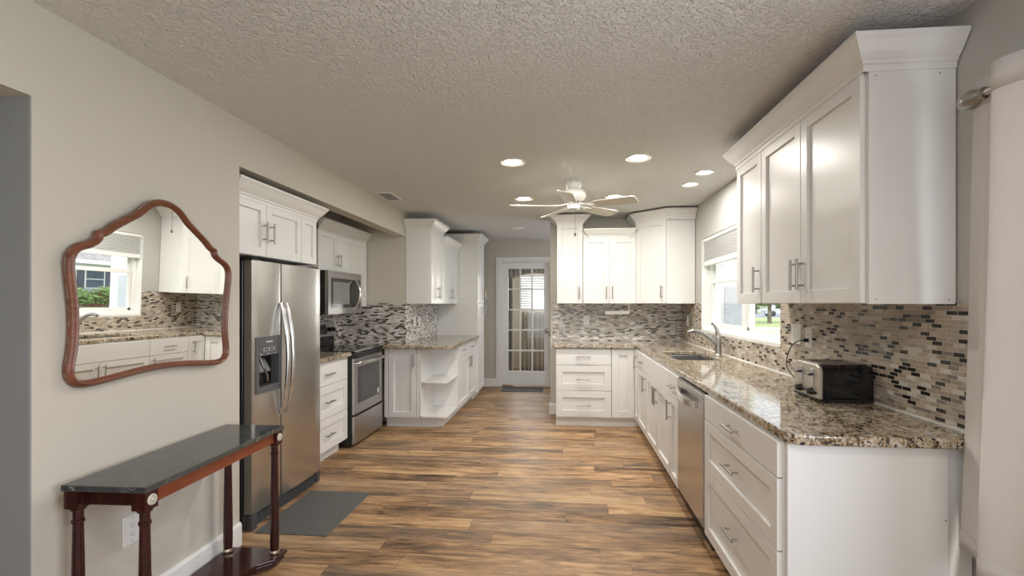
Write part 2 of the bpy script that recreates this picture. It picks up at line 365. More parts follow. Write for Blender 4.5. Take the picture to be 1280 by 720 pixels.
# ------------------------------------------------------------------ far french door
root = thing('door_1', 'white fifteen-pane glass door in the far wall', 'door', (DX0, YB, 0), kind='structure')
w_ = DX1 - DX0
b = MB(); b.box(-0.075, 0, -0.016, 0, 0, DZ + 0.005); b.box(w_, w_ + 0.045, -0.016, 0, 0, DZ + 0.005); b.box(-0.075, w_ + 0.045, -0.016, 0, DZ + 0.005, DZ + 0.07)
b.box(0, 0.018, 0, 0.09, 0, DZ); b.box(w_ - 0.018, w_, 0, 0.09, 0, DZ); b.box(0.018, w_ - 0.018, 0, 0.09, DZ - 0.018, DZ)
b.build('door_casing', M['trim'], root, 0.003)
a0, a1, z0, z1 = 0.02, w_ - 0.02, 0.025, DZ - 0.02
gx0, gx1, gz0, gz1 = -0.933 - DX0, -0.339 - DX0, 0.255, 1.945
b = MB(); b.box(a0, gx0, 0.03, 0.07, z0, z1); b.box(gx1, a1, 0.03, 0.07, z0, z1); b.box(gx0, gx1, 0.03, 0.07, z0, gz0); b.box(gx0, gx1, 0.03, 0.07, gz1, z1)
for i in (1, 2):
    x = gx0 + (gx1 - gx0) * i / 3; b.box(x - 0.013, x + 0.013, 0.034, 0.066, gz0, gz1)
for i in range(1, 5):
    z = gz0 + (gz1 - gz0) * i / 5; b.box(gx0, gx1, 0.036, 0.064, z - 0.013, z + 0.013)
b.build('door_leaf', M['trim'], root, 0.003)
MB().box(gx0, gx1, 0.048, 0.052, gz0, gz1).build('glass', M['glass'], root)
kx = -0.293 - DX0
k = MB(); k.tube([(kx, 0.03, 0.925), (kx, 0.0, 0.925)], 0.012); k.tube([(kx, 0.005, 0.925), (kx, -0.012, 0.925), (kx, -0.03, 0.925), (kx, -0.042, 0.925)], [0.018, 0.030, 0.030, 0.012], 16); k.tube([(kx, 0.03, 0.925), (kx, 0.024, 0.925)], 0.032, 16)
k.build('door_knob', M['nickel'], root, smooth=True)
kx2 = w_ - 0.005
k = MB(); k.tube([(kx2, -0.016, 0.853), (kx2, -0.024, 0.853)], 0.022, 16); k.box(kx2 - 0.012, kx2 + 0.004, -0.026, -0.018, 0.825, 0.88); k.build('latch', M['dark'], root)
k = MB(); k.tube([(w_ - 0.03, -0.002, 2.03), (w_ - 0.06, -0.01, 2.0)], 0.005); k.box(w_ - 0.035, w_ - 0.02, -0.008, 0, 1.97, 2.05); k.build('hook_latch', M['nickel'], root)
# room behind the glass door
struct(MB().box(-2.6, 1.0, 10.2, 10.3, 0, 1.2).box(-2.6, -0.95, 10.2, 10.3, 1.2, 2.0).box(-0.40, 1.0, 10.2, 10.3, 1.2, 2.0).box(-2.6, 1.0, 10.2, 10.3, 2.0, CEIL).build('wall_far_room', M['wall']))
struct(MB().box(-2.7, -2.6, YB + 0.1, 10.3, 0, CEIL).build('wall_far_room_left', M['wall']))
struct(MB().box(1.0, 1.1, YB + 0.1, 10.3, 0, CEIL).build('wall_far_room_right', M['wall']))
struct(MB().box(-2.7, 1.1, YB + 0.15, 10.3, -0.08, -0.001).build('floor_far_room', M['floor']))
struct(MB().box(-2.7, 1.1, YB + 0.1, 10.3, CEIL, CEIL + 0.1).build('ceiling_far_room', M['ceil']))
wr_ = thing('window_3', 'white window with slatted blind beyond the glass door', 'window', (-0.675, 10.2, 1.2), kind='structure')
b = MB(); b.box(-0.275, 0.275, 0, 0.05, 0, 0.04); b.box(-0.275, 0.275, 0, 0.05, 0.76, 0.80); b.box(-0.275, -0.235, 0, 0.05, 0.04, 0.76); b.box(0.235, 0.275, 0, 0.05, 0.04, 0.76); b.box(-0.015, 0.015, 0.01, 0.05, 0.04, 0.76); b.build('window_frame', M['trim'], wr_)
b = MB()
for i in range(14):
    zz = 0.05 + i * 0.052 if i > 6 else 0.0
    x1_ = 0.26 if i > 8 else 0.0
    zz = 0.05 + i * 0.052
    b.hexa([(-0.26, -0.045, zz), (x1_, -0.045, zz), (x1_, -0.042, zz), (-0.26, -0.042, zz), (-0.26, -0.02, zz + 0.036), (x1_, -0.02, zz + 0.036), (x1_, -0.017, zz + 0.036), (-0.26, -0.017, zz + 0.036)])
b.build('blind', M['trim'], wr_)
def drape(name, pts, z0, z1, material, amp, freq, label, cat, th=0.004, hem=None, parent=None):
    P = [Vector(p) for p in pts]; seg = 80; bm_ = MB(); prev = None; L = [(P[i + 1] - P[i]).length for i in range(len(P) - 1)]; tot = sum(L)
    for i in range(seg + 1):
        d = tot * i / seg; k_ = 0
        while k_ < len(L) - 1 and d > L[k_]: d -= L[k_]; k_ += 1
        dr = (P[k_ + 1] - P[k_]).normalized(); p = P[k_] + dr * d; nn = Vector((-dr.y, dr.x)); s_ = amp * math.sin(freq * 2 * math.pi * i / seg)
        col_ = []
        for j in range(9):
            u_ = j / 8; q = p + nn * s_ * (0.8 + 0.5 * (1 - u_)) 
            zb = z0(i / seg) if callable(z0) else z0
            col_.append(bm_._v((q.x, q.y, zb + (z1 - zb) * u_)))
        if prev:
            for j in range(8): bm_.bm.faces.new([prev[j], col_[j], col_[j + 1], prev[j + 1]])
        prev = col_
    o = bm_.build(name, material, parent, smooth=True)
    sm = o.modifiers.new('solid', 'SOLIDIFY'); sm.thickness = th
    if label: tag(o, label, cat)
    return o
drape('drape', [(-1.6, 8.3), (-0.88, 8.3)], 0.0005, CEIL - 0.0005, M['sheer'], 0.035, 9, 'beige drape hanging at the left behind the glass door', 'curtain')
drape('valance', [(-1.6, 8.22), (0.3, 8.22)], lambda u: 1.80 + 0.09 * abs(math.sin(u * 2.6 * math.pi)), CEIL - 0.0005, M['sheer'], 0.012, 22, 'scalloped beige valance seen at the top of the glass door', 'valance')
drape('drape', [(-0.86, 9.6), (-0.1, 9.6)], 0.0005, 1.2, M['sheer'], 0.03, 9, 'beige drape hanging low behind the middle panes of the glass door', 'curtain')

# ------------------------------------------------------------------ kitchen window
root = thing('window_1', 'white double window with two sashes over the sink', 'window', (XR, 0, 0), kind='structure')
b = MB(); b.box(-0.001, 0.16, WY0, WY1, WZ0 - 0.02, WZ0 + 0.004); b.build('sill', M['plate'], root)
b = MB(); b.box(0.0, 0.16, WY1 - 0.004, WY1 + 0.002, WZ0, WZ1); b.box(0.0, 0.16, WY0 - 0.002, WY0 + 0.004, WZ0, WZ1); b.build('jamb', M['trim'], root)
for (y0, y1) in ((WY0 + 0.004, 4.21), (4.21, WY1 - 0.004)):
    f_ = MB(); f_.box(0.075, 0.14, y0, y0 + 0.045, WZ0 + 0.004, WZ1); f_.box(0.075, 0.14, y1 - 0.045, y1, WZ0 + 0.004, WZ1)
    f_.box(0.075, 0.14, y0 + 0.045, y1 - 0.045, WZ0 + 0.004, WZ0 + 0.045); f_.box(0.075, 0.14, y0 + 0.045, y1 - 0.045, WZ1 - 0.04, WZ1)
    fr = f_.build('window_frame', M['trim'], root, 0.003)
    s_ = MB(); a, c = y0 + 0.05, y1 - 0.05
    s_.box(0.085, 0.11, a, a + 0.03, WZ0 + 0.045, 1.605); s_.box(0.085, 0.11, c - 0.03, c, WZ0 + 0.045, 1.605); s_.box(0.085, 0.11, a, c, WZ0 + 0.045, WZ0 + 0.075); s_.box(0.080, 0.115, a, c, 1.575, 1.615)
    s_.build('lower_sash', M['trim'], root, 0.002)
    s_ = MB(); s_.box(0.115, 0.135, a, a + 0.025, 1.59, WZ1 - 0.04); s_.box(0.115, 0.135, c - 0.025, c, 1.59, WZ1 - 0.04); s_.box(0.115, 0.135, a, c, 1.59, 1.62)
    s_.build('upper_sash', M['trim'], root, 0.002)
    MB().box(0.096, 0.099, a + 0.03, c - 0.03, WZ0 + 0.075, 1.575).build('pane', M['glass'], root)
    MB().box(0.124, 0.127, a + 0.025, c - 0.025, 1.62, WZ1 - 0.04).build('pane', M['glass'], root)
# pleated shade
root = thing('pleated_shade', 'grey pleated window shade half drawn over the sink window', 'blind', (XR + 0.04, 0, 0))
MB().box(-0.035, 0.02, WY0 + 0.012, WY1 - 0.012, WZ1 - 0.035, WZ1 - 0.003).build('head_rail', M['trim'], root, 0.003)
b = MB(); npl = 12; zt, zb = WZ1 - 0.035, 1.80; prev = None; ph_ = (zt - zb) / npl; pp = []
for i in range(npl): pp += [(-0.006, zt - ph_ * i), (-0.026, zt - ph_ * (i + 0.25)), (-0.026, zt - ph_ * (i + 0.62))]
pp.append((-0.006, zb))
for (xx, z) in pp:
    cur = (b._v((xx, WY0 + 0.02, z)), b._v((xx, WY1 - 0.02, z)))
    if prev: b.bm.faces.new([prev[0], prev[1], cur[1], cur[0]])
    prev = cur
o = b.build('pleats', M['blind'], root); sm = o.modifiers.new('solid', 'SOLIDIFY'); sm.thickness = 0.002
MB().box(-0.03, 0.012, WY0 + 0.015, WY1 - 0.015, 1.755, 1.80).build('bottom_rail', M['trim'], root, 0.003)
b = MB()
for i in range(26): b.tube([(-0.034, 4.02, 1.99 - i * 0.0095), (-0.034, 4.02, 1.994 - i * 0.0095)], 0.007 if i % 2 == 0 else 0.004, 6)
b.build('cord_loop', M['dark'], root)

# near window and curtain
root = thing('window_2', 'near window behind the white curtain', 'window', (XR, 0, 0), kind='structure')
b = MB(); b.box(0.08, 0.14, NY0, NY0 + 0.05, NZ0, NZ1); b.box(0.08, 0.14, NY1 - 0.05, NY1, NZ0, NZ1); b.box(0.08, 0.14, NY0, NY1, NZ0, NZ0 + 0.05); b.box(0.08, 0.14, NY0, NY1, NZ1 - 0.05, NZ1); b.box(0.08, 0.14, NY0, NY1, 1.33, 1.38)
b.build('window_frame', M['trim'], root, 0.003)
root = thing('curtain_rod', 'brushed metal curtain rod with a ball finial above the near window', 'curtain rod', (1.31, 1.645, 2.03))
MB().tube([(0, 0, 0), (0, -1.75, 0)], 0.0125, 16).build('rod', M['nickel'], root, smooth=True)
b = MB(); b.tube([(0, -0.005, 0), (0, 0.004, 0), (0, 0.012, 0), (0, 0.022, 0), (0, 0.045, 0), (0, 0.07, 0), (0, 0.088, 0), (0, 0.096, 0)], [0.018, 0.020, 0.014, 0.022, 0.031, 0.028, 0.017, 0.004], 20); b.build('finial', M['nickel'], root, smooth=True)
b = MB(); b.tube([(0, -0.06, 0), (0.11, -0.06, 0)], 0.008, 10); b.tube([(0.10, -0.06, 0), (0.109, -0.06, 0)], 0.025, 16); b.build('bracket', M['nickel'], root, smooth=True)
# curtain panel, hem falls a little short of the sill line
root = thing('linen_curtain', 'white linen grommet curtain hanging at the right edge', 'curtain', (1.30, 1.60, 0.0))
cpath = [(0.03, 0.10), (0.022, 0.06), (0.020, 0.035), (0.032, 0.0), (0.015, -0.018), (-0.020, -0.028), (-0.036, -0.042), (-0.034, -0.075), (-0.012, -0.125)]
for k in range(6): cpath.append(((0.034 if k % 2 == 0 else -0.034), -0.18 - 0.055 * k))
def cr_path(P, n_=8):
    out = []
    for i in range(len(P) - 1):
        p0, p1, p2, p3 = P[max(i - 1, 0)], P[i], P[i + 1], P[min(i + 2, len(P) - 1)]
        for k in range(n_):
            t_ = k / n_; out.append(tuple(0.5 * ((2 * p1[a]) + (-p0[a] + p2[a]) * t_ + (2 * p0[a] - 5 * p1[a] + 4 * p2[a] - p3[a]) * t_ ** 2 + (-p0[a] + 3 * p1[a] - 3 * p2[a] + p3[a]) * t_ ** 3) for a in range(len(p1))))
    out.append(P[-1]); return out
cs = cr_path(cpath); b = MB(); prev = None; zt = 2.083
for i, (px, py) in enumerate(cs):
    zh = 0.545 + 0.003 * math.sin(i * 0.35); col_ = []
    for j in range(25):
        v_ = j / 24; dn = 1 - v_
        col_.append(b._v((px * (1 + 0.25 * dn) + 0.004 * math.sin(v_ * 5 + i * 0.1), py + dn * (0.036 + 0.40 * max(0, py)) - dn * 0.25 * max(0, -py - 0.1) * 0.0, zh + (zt - zh) * v_)))
    if prev:
        for j in range(24): b.bm.faces.new([prev[j], col_[j], col_[j + 1], prev[j + 1]])
    prev = col_
cp = b.build('fabric', M['curtain'], root, smooth=True); sm = cp.modifiers.new('solid', 'SOLIDIFY'); sm.thickness = 0.002
# stitched hem and header bands, slightly proud of the cloth
for (v0, v1) in ((0.0, 0.038), (0.945, 1.0)):
    b = MB(); prev = None
    for i, (px, py) in enumerate(cs):
        zh = 0.545 + 0.003 * math.sin(i * 0.35); row = []
        a = cs[max(i - 1, 0)]; c = cs[min(i + 1, len(cs) - 1)]; d = Vector((c[0] - a[0], c[1] - a[1])).normalized(); nx, ny = d.y * 0.0022, -d.x * 0.0022
        for v_ in (v0, v1):
            dn = 1 - v_; row.append(b._v((px * (1 + 0.25 * dn) + 0.004 * math.sin(v_ * 5 + i * 0.1) + nx, py + dn * (0.036 + 0.40 * max(0, py)) + ny, zh + (zt - zh) * v_)))
        if prev: b.bm.faces.new([prev[0], row[0], row[1], prev[1]])
        prev = row
    hb = b.build('hem_band', M['curtain'], root, smooth=True); sm = hb.modifiers.new('solid', 'SOLIDIFY'); sm.thickness = 0.001
for k in range(6):
    y0_ = -0.105 - 0.055 * k if k else -0.108; s_ = 1 if k % 2 == 0 else -1
    c0 = Vector((-0.003, y0_, 2.018)); dd = Vector((0.55 * s_, -0.83, 0)).normalized(); b = MB()
    b.tube([tuple(c0 + dd * 0.023 * math.cos(a) + Vector((0, 0, 0.023 * math.sin(a)))) for a in [2 * math.pi * q / 20 for q in range(21)]], 0.005, 8, cap=False); b.build('grommet', M['nickel'], root, smooth=True)

# ------------------------------------------------------------------ backsplashes
def splash(name, boxes, m_, label):
    b = MB()
    for bx in boxes: b.box(*bx)
    return tag(b.build(name, m_), label, 'backsplash')
splash('backsplash', [(XR - 0.008, XR - 0.0005, 1.80, YP - 0.01, 0.915, WZ0 - 0.021), (XR - 0.008, XR - 0.0005, 1.80, WY0, WZ0 - 0.021, 1.372), (XR - 0.008, XR - 0.0005, WY1, YP - 0.01, WZ0 - 0.021, 1.372)], M['mosaic'], 'beige mosaic backsplash under the window on the right wall')
splash('backsplash', [(-0.15, XR - 0.01, YP - 0.008, YP - 0.0005, 0.915, 1.385)], M['mosaic_light'], 'grey mosaic backsplash on the partition wall above the three drawers')
splash('backsplash', [(-2.602, XL, 5.452, 5.4595, 0.915, 1.372), (-2.6095, -2.602, 3.60, 5.4595, 0.915, 1.372), (XL + 0.0005, XL + 0.008, 5.452, 6.845, 0.915, 1.368)], M['mosaic_grey'], 'grey mosaic backsplash in the corner behind the range')
tag(MB().box(XR - 0.02, XR - 0.0085, 1.80, YP - 0.02, 0.9145, 0.921).build('caulk_strip', M['plate']), 'thin white sealant line along the right backsplash', 'trim')

# ------------------------------------------------------------------ cabinetry
def door(parent, x0, x1, z0, z1, handle=None, flat=False, T_=None, rail=0.058, name='door', hl=0.145, g=0.0024):
    b = MB(T_); x0 += g; x1 -= g; z0 += g; z1 -= g
    if flat: b.box(x0, x1, -0.02, 0, z0, z1)
    else:
        b.box(x0, x0 + rail, -0.02, 0, z0, z1); b.box(x1 - rail, x1, -0.02, 0, z0, z1)
        b.box(x0 + rail, x1 - rail, -0.02, 0, z0, z0 + rail); b.box(x0 + rail, x1 - rail, -0.02, 0, z1 - rail, z1)
        b.box(x0 + rail, x1 - rail, -0.007, 0, z0 + rail, z1 - rail)
    o = b.build(name, M['white'], parent, 0.0012)
    if handle:
        kind, hx, hz = handle; h = MB(T_); L_ = hl / 2; s_ = L_ - 0.022
        if kind == 'v':
            h.tube([(hx, -0.052, hz - L_), (hx, -0.052, hz + L_)], 0.0062, 10)
            for q in (-s_, s_): h.tube([(hx, -0.019, hz + q), (hx, -0.052, hz + q)], 0.0045, 8)
        else:
            h.tube([(hx - L_, -0.052, hz), (hx + L_, -0.052, hz)], 0.0062, 10)
            for q in (-s_, s_): h.tube([(hx + q, -0.019, hz), (hx + q, -0.052, hz)], 0.0045, 8)
        h.build('handle', M['nickel'], o, smooth=True)
    return o
CROWN = [(0, -0.012), (0.005, -0.012), (0.005, 0.010), (0.013, 0.014), (0.013, 0.024), (0.020, 0.030), (0.034, 0.046), (0.055, 0.080), (0.062, 0.088), (0.066, 0.092), (0.066, 0.106), (0, 0.106)]
def crown(parent, path, z, sc=1.0, so=1.0, name='crown_molding'):
    return MB().sweep(path, [(o * so, h * sc) for o, h in CROWN], z=z).build(name, M['white'], parent)
def cabinet(name, label, cat, O, phi, w, d, z0, z1, group=None):
    r_ = thing(name, label, cat, (O[0], O[1], 0), phi, group)
    MB().box(0.0008, w - 0.0008, 0.0, d, z0, z1).build('body', M['white'], r_, 0.0015)
    return r_
def toe(r_, x0, x1, y=0.055, d=0.3, T_=None, z=0.1):
    MB(T_).box(x0, x1, y, y + d, 0, z - 0.0005).build('toe_kick', M['white'], r_)
PH_R, PH_L = -math.pi / 2, math.pi / 2
GW, GB = 'wall cabinets', 'base cabinets'

# right wall uppers (local x runs from far to near)
r = cabinet('wall_cabinet', 'tall white single-door wall cabinet beside the sink window on the right wall', 'cabinet', (1.12, 3.224), PH_R, 0.388, 0.295, 1.37, 2.237, GW)
door(r, 0, 0.388, 1.37, 2.235, ('v', 0.355, 1.505))
r = cabinet('wall_cabinet', 'nearest white two-door wall cabinet on the right, beside the curtain', 'cabinet', (1.12, 2.836), PH_R, 0.918, 0.295, 1.37, 2.237, GW)
door(r, 0, 0.455, 1.37, 2.235, ('v', 0.424, 1.505)); door(r, 0.455, 0.918, 1.37, 2.235, ('v', 0.487, 1.505))
MB().box(0.918, 0.940, -0.002, 0.295, 1.368, 2.237).build('side_panel', M['white'], r, 0.0015)
for (yy, zz) in ((0.02, 1.385), (0.27, 1.385), (0.02, 2.21), (0.24, 2.21)): MB().tube([(0.940, yy, zz), (0.9412, yy, zz)], 0.0025, 8).build('screw', M['greyplastic'], r)
crown(r, [(-0.388, 0.295), (-0.388, -0.02), (0.940, -0.02), (0.940, 0.295)], 2.237)

# partition wall uppers
r = cabinet('wall_cabinet', 'narrow tall white wall cabinet at the left end of the partition', 'cabinet', (-0.093, 5.71), 0, 0.304, 0.308, 1.37, 2.31, GW)
door(r, 0, 0.304, 1.37, 2.308, ('v', 0.262, 1.50)); crown(r, [(0, 0.308), (0, -0.02), (0.304, -0.02), (0.304, 0.308)], 2.31, 0.85, 1.25)
r = cabinet('wall_cabinet', 'short white two-door wall cabinet in the middle of the partition', 'cabinet', (0.213, 5.71), 0, 0.604, 0.308, 1.37, 2.14, GW)
door(r, 0, 0.301, 1.37, 2.138, ('v', 0.268, 1.50)); door(r, 0.301, 0.604, 1.37, 2.138, ('v', 0.337, 1.50)); crown(r, [(0.069, 0.308), (0.069, -0.02), (0.536, -0.02), (0.536, 0.308)], 2.14, 0.9, 1.05)
MB().box(0.001, 0.603, -0.012, 0.30, 2.1405, 2.236).build('frieze', M['white'], r)
r = thing('corner_wall_cabinet', 'white diagonal corner wall cabinet beside the sink window', 'cabinet', (0.82, 6.02, 0), 0, GW)
pl = [(0.0008, 0), (0.0008, -0.30), (0.305, -0.595), (0.594, -0.595), (0.594, 0)]
MB().prism(pl, 1.37, 2.30).build('body', M['white'], r, 0.0015)
dv = Vector((0.305, -0.295)); Ld = dv.length; ang = math.atan2(dv.y, dv.x)
Td = Matrix.Translation((0.0, -0.30, 0)) @ Matrix.Rotation(ang, 4, 'Z')
door(r, 0.012, Ld - 0.012, 1.37, 2.298, ('v', Ld - 0.06, 1.50), T_=Td)
crown(r, [(0.0, 0), (0.0, -0.325), (0.297, -0.612), (0.594, -0.612)], 2.30, 0.95, 1.2)

# partition base units
ZT = 0.876
r = cabinet('base_cabinet', 'white three-drawer base cabinet under the partition wall counter', 'cabinet', (-0.10, 5.44), 0, 0.613, 0.58, 0.105, ZT, GB)
door(r, 0, 0.613, 0.686, 0.872, ('h', 0.306, 0.785), True, name='drawer', hl=0.16)
door(r, 0, 0.613, 0.401, 0.686, ('h', 0.306, 0.53), name='drawer', hl=0.16, rail=0.075)
door(r, 0, 0.613, 0.107, 0.401, ('h', 0.306, 0.24), name='drawer', hl=0.16, rail=0.075)
toe(r, 0.0, 0.614, 0.03, 0.5)
r = thing('corner_base_cabinet', 'white corner base cabinet where the two counter runs meet', 'cabinet', (0.515, 5.44, 0), 0, GB)
b = MB(); b.box(0, 0.895, 0, 0.58, 0.105, ZT); b.box(0.27, 0.895, -0.268, 0, 0.105, ZT); b.build('body', M['white'], r)
door(r, 0, 0.248, 0.107, 0.872, rail=0.07)
Tx = Matrix.Translation((0.27, 0.0, 0)) @ Matrix.Rotation(-math.pi / 2, 4, 'Z')
door(r, 0.02, 0.268, 0.107, 0.872, ('v', 0.205, 0.745), T_=Tx)
b = MB(); b.box(0, 0.345, 0.03, 0.4, 0, 0.1); b.box(0.345, 0.8, -0.268, 0.4, 0, 0.1); b.build('toe_kick', M['white'], r)
# right run base units
r = thing('base_cabinet', 'white base cabinet with one drawer between the corner and the sink', 'cabinet', (0.785, 5.17, 0), PH_R, GB)
b = MB(); b.box(0.001, 0.507, 0, 0.61, 0.105, 0.65); b.box(0.001, 0.507, 0, 0.1, 0.65, ZT); b.box(0.001, 0.40, 0.1, 0.61, 0.65, ZT); b.build('body', M['white'], r)
door(r, 0, 0.508, 0.70, 0.872, ('h', 0.27, 0.785), True, name='drawer'); door(r, 0, 0.508, 0.107, 0.70, ('v', 0.475, 0.60)); toe(r, 0, 0.508)
r = thing('base_cabinet', 'white two-door sink base cabinet under the faucet', 'cabinet', (0.785, 4.66, 0), PH_R, GB)
b = MB(); b.box(0.001, 1.037, 0.0, 0.03, 0.105, ZT); b.box(0.001, 1.037, 0.03, 0.61, 0.105, 0.65); b.build('body', M['white'], r)
door(r, 0, 1.038, 0.70, 0.872, None, True, name='false_front'); door(r, 0, 0.54, 0.107, 0.70, ('v', 0.505, 0.60)); door(r, 0.54, 1.038, 0.107, 0.70, ('v', 0.575, 0.60)); toe(r, 0, 1.037)
r = cabinet('base_cabinet', 'narrow white base cabinet left of the dishwasher', 'cabinet', (0.785, 3.62), PH_R, 0.246, 0.61, 0.105, ZT, GB)
door(r, 0, 0.246, 0.70, 0.872, ('h', 0.123, 0.785), True, name='drawer', hl=0.13); door(r, 0, 0.246, 0.107, 0.70, ('v', 0.035, 0.60), rail=0.05); toe(r, 0, 0.246)
r = cabinet('base_cabinet', 'nearest white three-drawer base cabinet on the right beside the dishwasher', 'cabinet', (0.785, 2.746), PH_R, 0.92, 0.52, 0.105, ZT, GB)
door(r, 0, 0.918, 0.738, 0.872, ('h', 0.46, 0.80), True, name='drawer', hl=0.15)
door(r, 0, 0.918, 0.472, 0.738, ('h', 0.46, 0.615), name='drawer', hl=0.15); door(r, 0, 0.918, 0.107, 0.472, ('h', 0.46, 0.32), name='drawer', hl=0.15)
MB().box(0.922, 0.946, 0.003, 0.535, 0.0, ZT).build('side_panel', M['white'], r, 0.002)
MB().box(0.900, 0.925, 0.537, 0.625, 0.0, ZT).build('gap_lightener', M['wall_cool'], r)  # added grey strip that lightens the dark gap beside the panel
for zz in (0.62, 0.36, 0.12): MB().tube([(0.946, 0.525, zz), (0.9472, 0.525, zz)], 0.0025, 8).build('screw', M['greyplastic'], r)
toe(r, 0, 0.92)
# dishwasher
r = thing('dishwasher', 'stainless steel dishwasher under the right counter', 'dishwasher', (0.785, 3.370, 0), PH_R)
MB().box(0.006, 0.612, 0.012, 0.58, 0.10, 0.868).build('tub', M['dark'], r)
b = MB(); b.box(0.006, 0.600, -0.022, 0.010, 0.125, 0.862); b.build('front_panel', M['steel_flat'], r, 0.004, seg=2)
MB().box(0.006, 0.604, -0.012, 0.012, 0.8625, 0.874).build('control_strip', M['gloss_black'], r)
b = MB(); pts = []
for i in range(17):
    u = i / 16; pts.append((0.045 + 0.515 * u, -0.030 - 0.042 * math.sin(math.pi * min(1, max(0, (u * 1.0)))) ** 0.5, 0.795 - 0.016 * math.sin(math.pi * u)))
for i in range(16):
    p, q = pts[i], pts[i + 1]
    b.hexa([(p[0], p[1] + 0.012, p[2] - 0.02), (q[0], q[1] + 0.012, q[2] - 0.02), (q[0], q[1], q[2] - 0.018), (p[0], p[1], p[2] - 0.018), (p[0], p[1] + 0.012, p[2] + 0.02), (q[0], q[1] + 0.012, q[2] + 0.02), (q[0], q[1], q[2] + 0.018), (p[0], p[1], p[2] + 0.018)])
b.box(0.04, 0.06, -0.035, -0.02, 0.775, 0.815); b.box(0.545, 0.565, -0.035, -0.02, 0.775, 0.815)
b.build('handle', M['chrome'], r)
MB().box(0.01, 0.60, 0.03, 0.06, 0.0, 0.10).build('toe_kick', M['dark'], r)

# left wall: alcove units (local x runs near to far)
r = cabinet('over_fridge_cabinet', 'white two-door cabinet with narrow side panel above the refrigerator', 'cabinet', (-1.92, 2.60), PH_L, 0.96, 0.68, 1.665, 2.012, GW)
door(r, 0, 0.335, 1.665, 2.01, ('v', 0.30, 1.82), hl=0.13, rail=0.055); door(r, 0.335, 0.748, 1.665, 2.01, ('v', 0.372, 1.82), hl=0.13, rail=0.055); door(r, 0.748, 0.96, 1.665, 2.01, rail=0.05)
crown(r, [(0.0, -0.02), (0.96, -0.02), (0.96, 0.68)], 2.006, 0.95)
r = cabinet('wall_cabinet', 'short white two-door cabinet above the microwave', 'cabinet', (-2.32, 4.34), PH_L, 0.76, 0.285, 1.69, 2.078, GW)
door(r, 0, 0.38, 1.69, 2.076, ('v', 0.348, 1.80), hl=0.13, rail=0.055); door(r, 0.38, 0.76, 1.69, 2.076, ('v', 0.412, 1.80), hl=0.13, rail=0.055)
crown(r, [(0.0, -0.02), (1.115, -0.02)], 2.078, 0.95)
r = cabinet('wall_cabinet', 'narrow white wall cabinet right of the microwave', 'cabinet', (-2.32, 5.10), PH_L, 0.35, 0.285, 1.335, 2.078, GW)
door(r, 0, 0.35, 1.335, 2.076, rail=0.055)
r = cabinet('base_cabinet', 'white three-drawer base cabinet between the refrigerator and the range', 'cabinet', (-2.06, 3.60), PH_L, 0.797, 0.54, 0.10, ZT, GB)
door(r, 0, 0.797, 0.665, 0.872, ('h', 0.42, 0.76), True, name='drawer', hl=0.15); door(r, 0, 0.797, 0.382, 0.665, ('h', 0.42, 0.52), name='drawer', hl=0.15, rail=0.07); door(r, 0, 0.797, 0.10, 0.382, ('h', 0.42, 0.235), name='drawer', hl=0.15, rail=0.07)
toe(r, 0, 0.757, 0.05)
# camera-facing end of the left peninsula
r = cabinet('base_cabinet', 'white single-door base cabinet right of the range', 'cabinet', (-1.985, 5.21), 0, 0.395, 0.235, 0.115, ZT, GB)
MB().box(0, 0.042, -0.018, 0, 0.115, 0.872).build('filler', M['white'], r)
door(r, 0.044, 0.36, 0.115, 0.872, ('v', 0.335, 0.745)); MB().box(0.362, 0.394, -0.018, 0, 0.115, 0.872).build('stile', M['white'], r, 0.001)
toe(r, 0, 0.394, 0.05, 0.18, z=0.115)
r = thing('open_shelf_unit', 'white open end shelf unit with rounded shelf at the peninsula corner', 'shelf', (-1.588, 5.19, 0), 0)
b = MB(); b.box(0.0, 0.016, 0.0, 0.545, 0.135, ZT); b.box(-0.24, 0.0, 0.262, 0.545, 0.10, ZT); b.build('side_panel', M['white'], r)
MB().box(0.016, 0.305, 0.53, 0.548, 0.135, ZT).build('back_panel', M['white'], r)
def rshelf(z0, z1, rr, nm):
    x1, y0 = 0.306, 0.0; pl = [(0.016, 0.529), (0.016, y0)]
    for k in range(9):
        a = -math.pi / 2 + (math.pi / 2) * k / 8; pl.append((x1 - rr + rr * math.cos(a), y0 + rr + rr * math.sin(a)))
    pl += [(x1, 0.529)]; return MB().prism(pl, z0, z1).build(nm, M['white'], r, 0.001)
rshelf(0.495, 0.513, 0.06, 'shelf'); rshelf(0.115, 0.134, 0.05, 'bottom_shelf')
b = MB(); b.prism([(0.0, 0.545), (0.0, 0.07), (0.17, 0.07), (0.235, 0.12), (0.235, 0.545)], 0, 0.1145); b.build('toe_kick', M['white'], r)
r = cabinet('base_cabinet', 'white peninsula base cabinet with drawer and door beside the open shelves', 'cabinet', (-1.30, 5.742), PH_L, 0.66, 0.53, 0.10, ZT, GB)
door(r, 0, 0.66, 0.70, 0.872, ('h', 0.33, 0.785), True, name='drawer'); door(r, 0, 0.66, 0.10, 0.70, ('v', 0.62, 0.60)); toe(r, 0, 0.66, 0.055)
r = cabinet('base_cabinet', 'white peninsula base cabinet with drawer and door beside the pantry', 'cabinet', (-1.30, 6.404), PH_L, 0.44, 0.53, 0.10, ZT, GB)
door(r, 0, 0.44, 0.70, 0.872, ('h', 0.22, 0.785), True, name='drawer'); door(r, 0, 0.44, 0.10, 0.70, ('v', 0.04, 0.60)); toe(r, 0, 0.44, 0.055)
r = cabinet('pantry_cabinet', 'tall white pantry cabinet at the far end of the left counter', 'cabinet', (-1.26, 6.85), PH_L, 0.53, 0.575, 0.10, 2.27, GW)
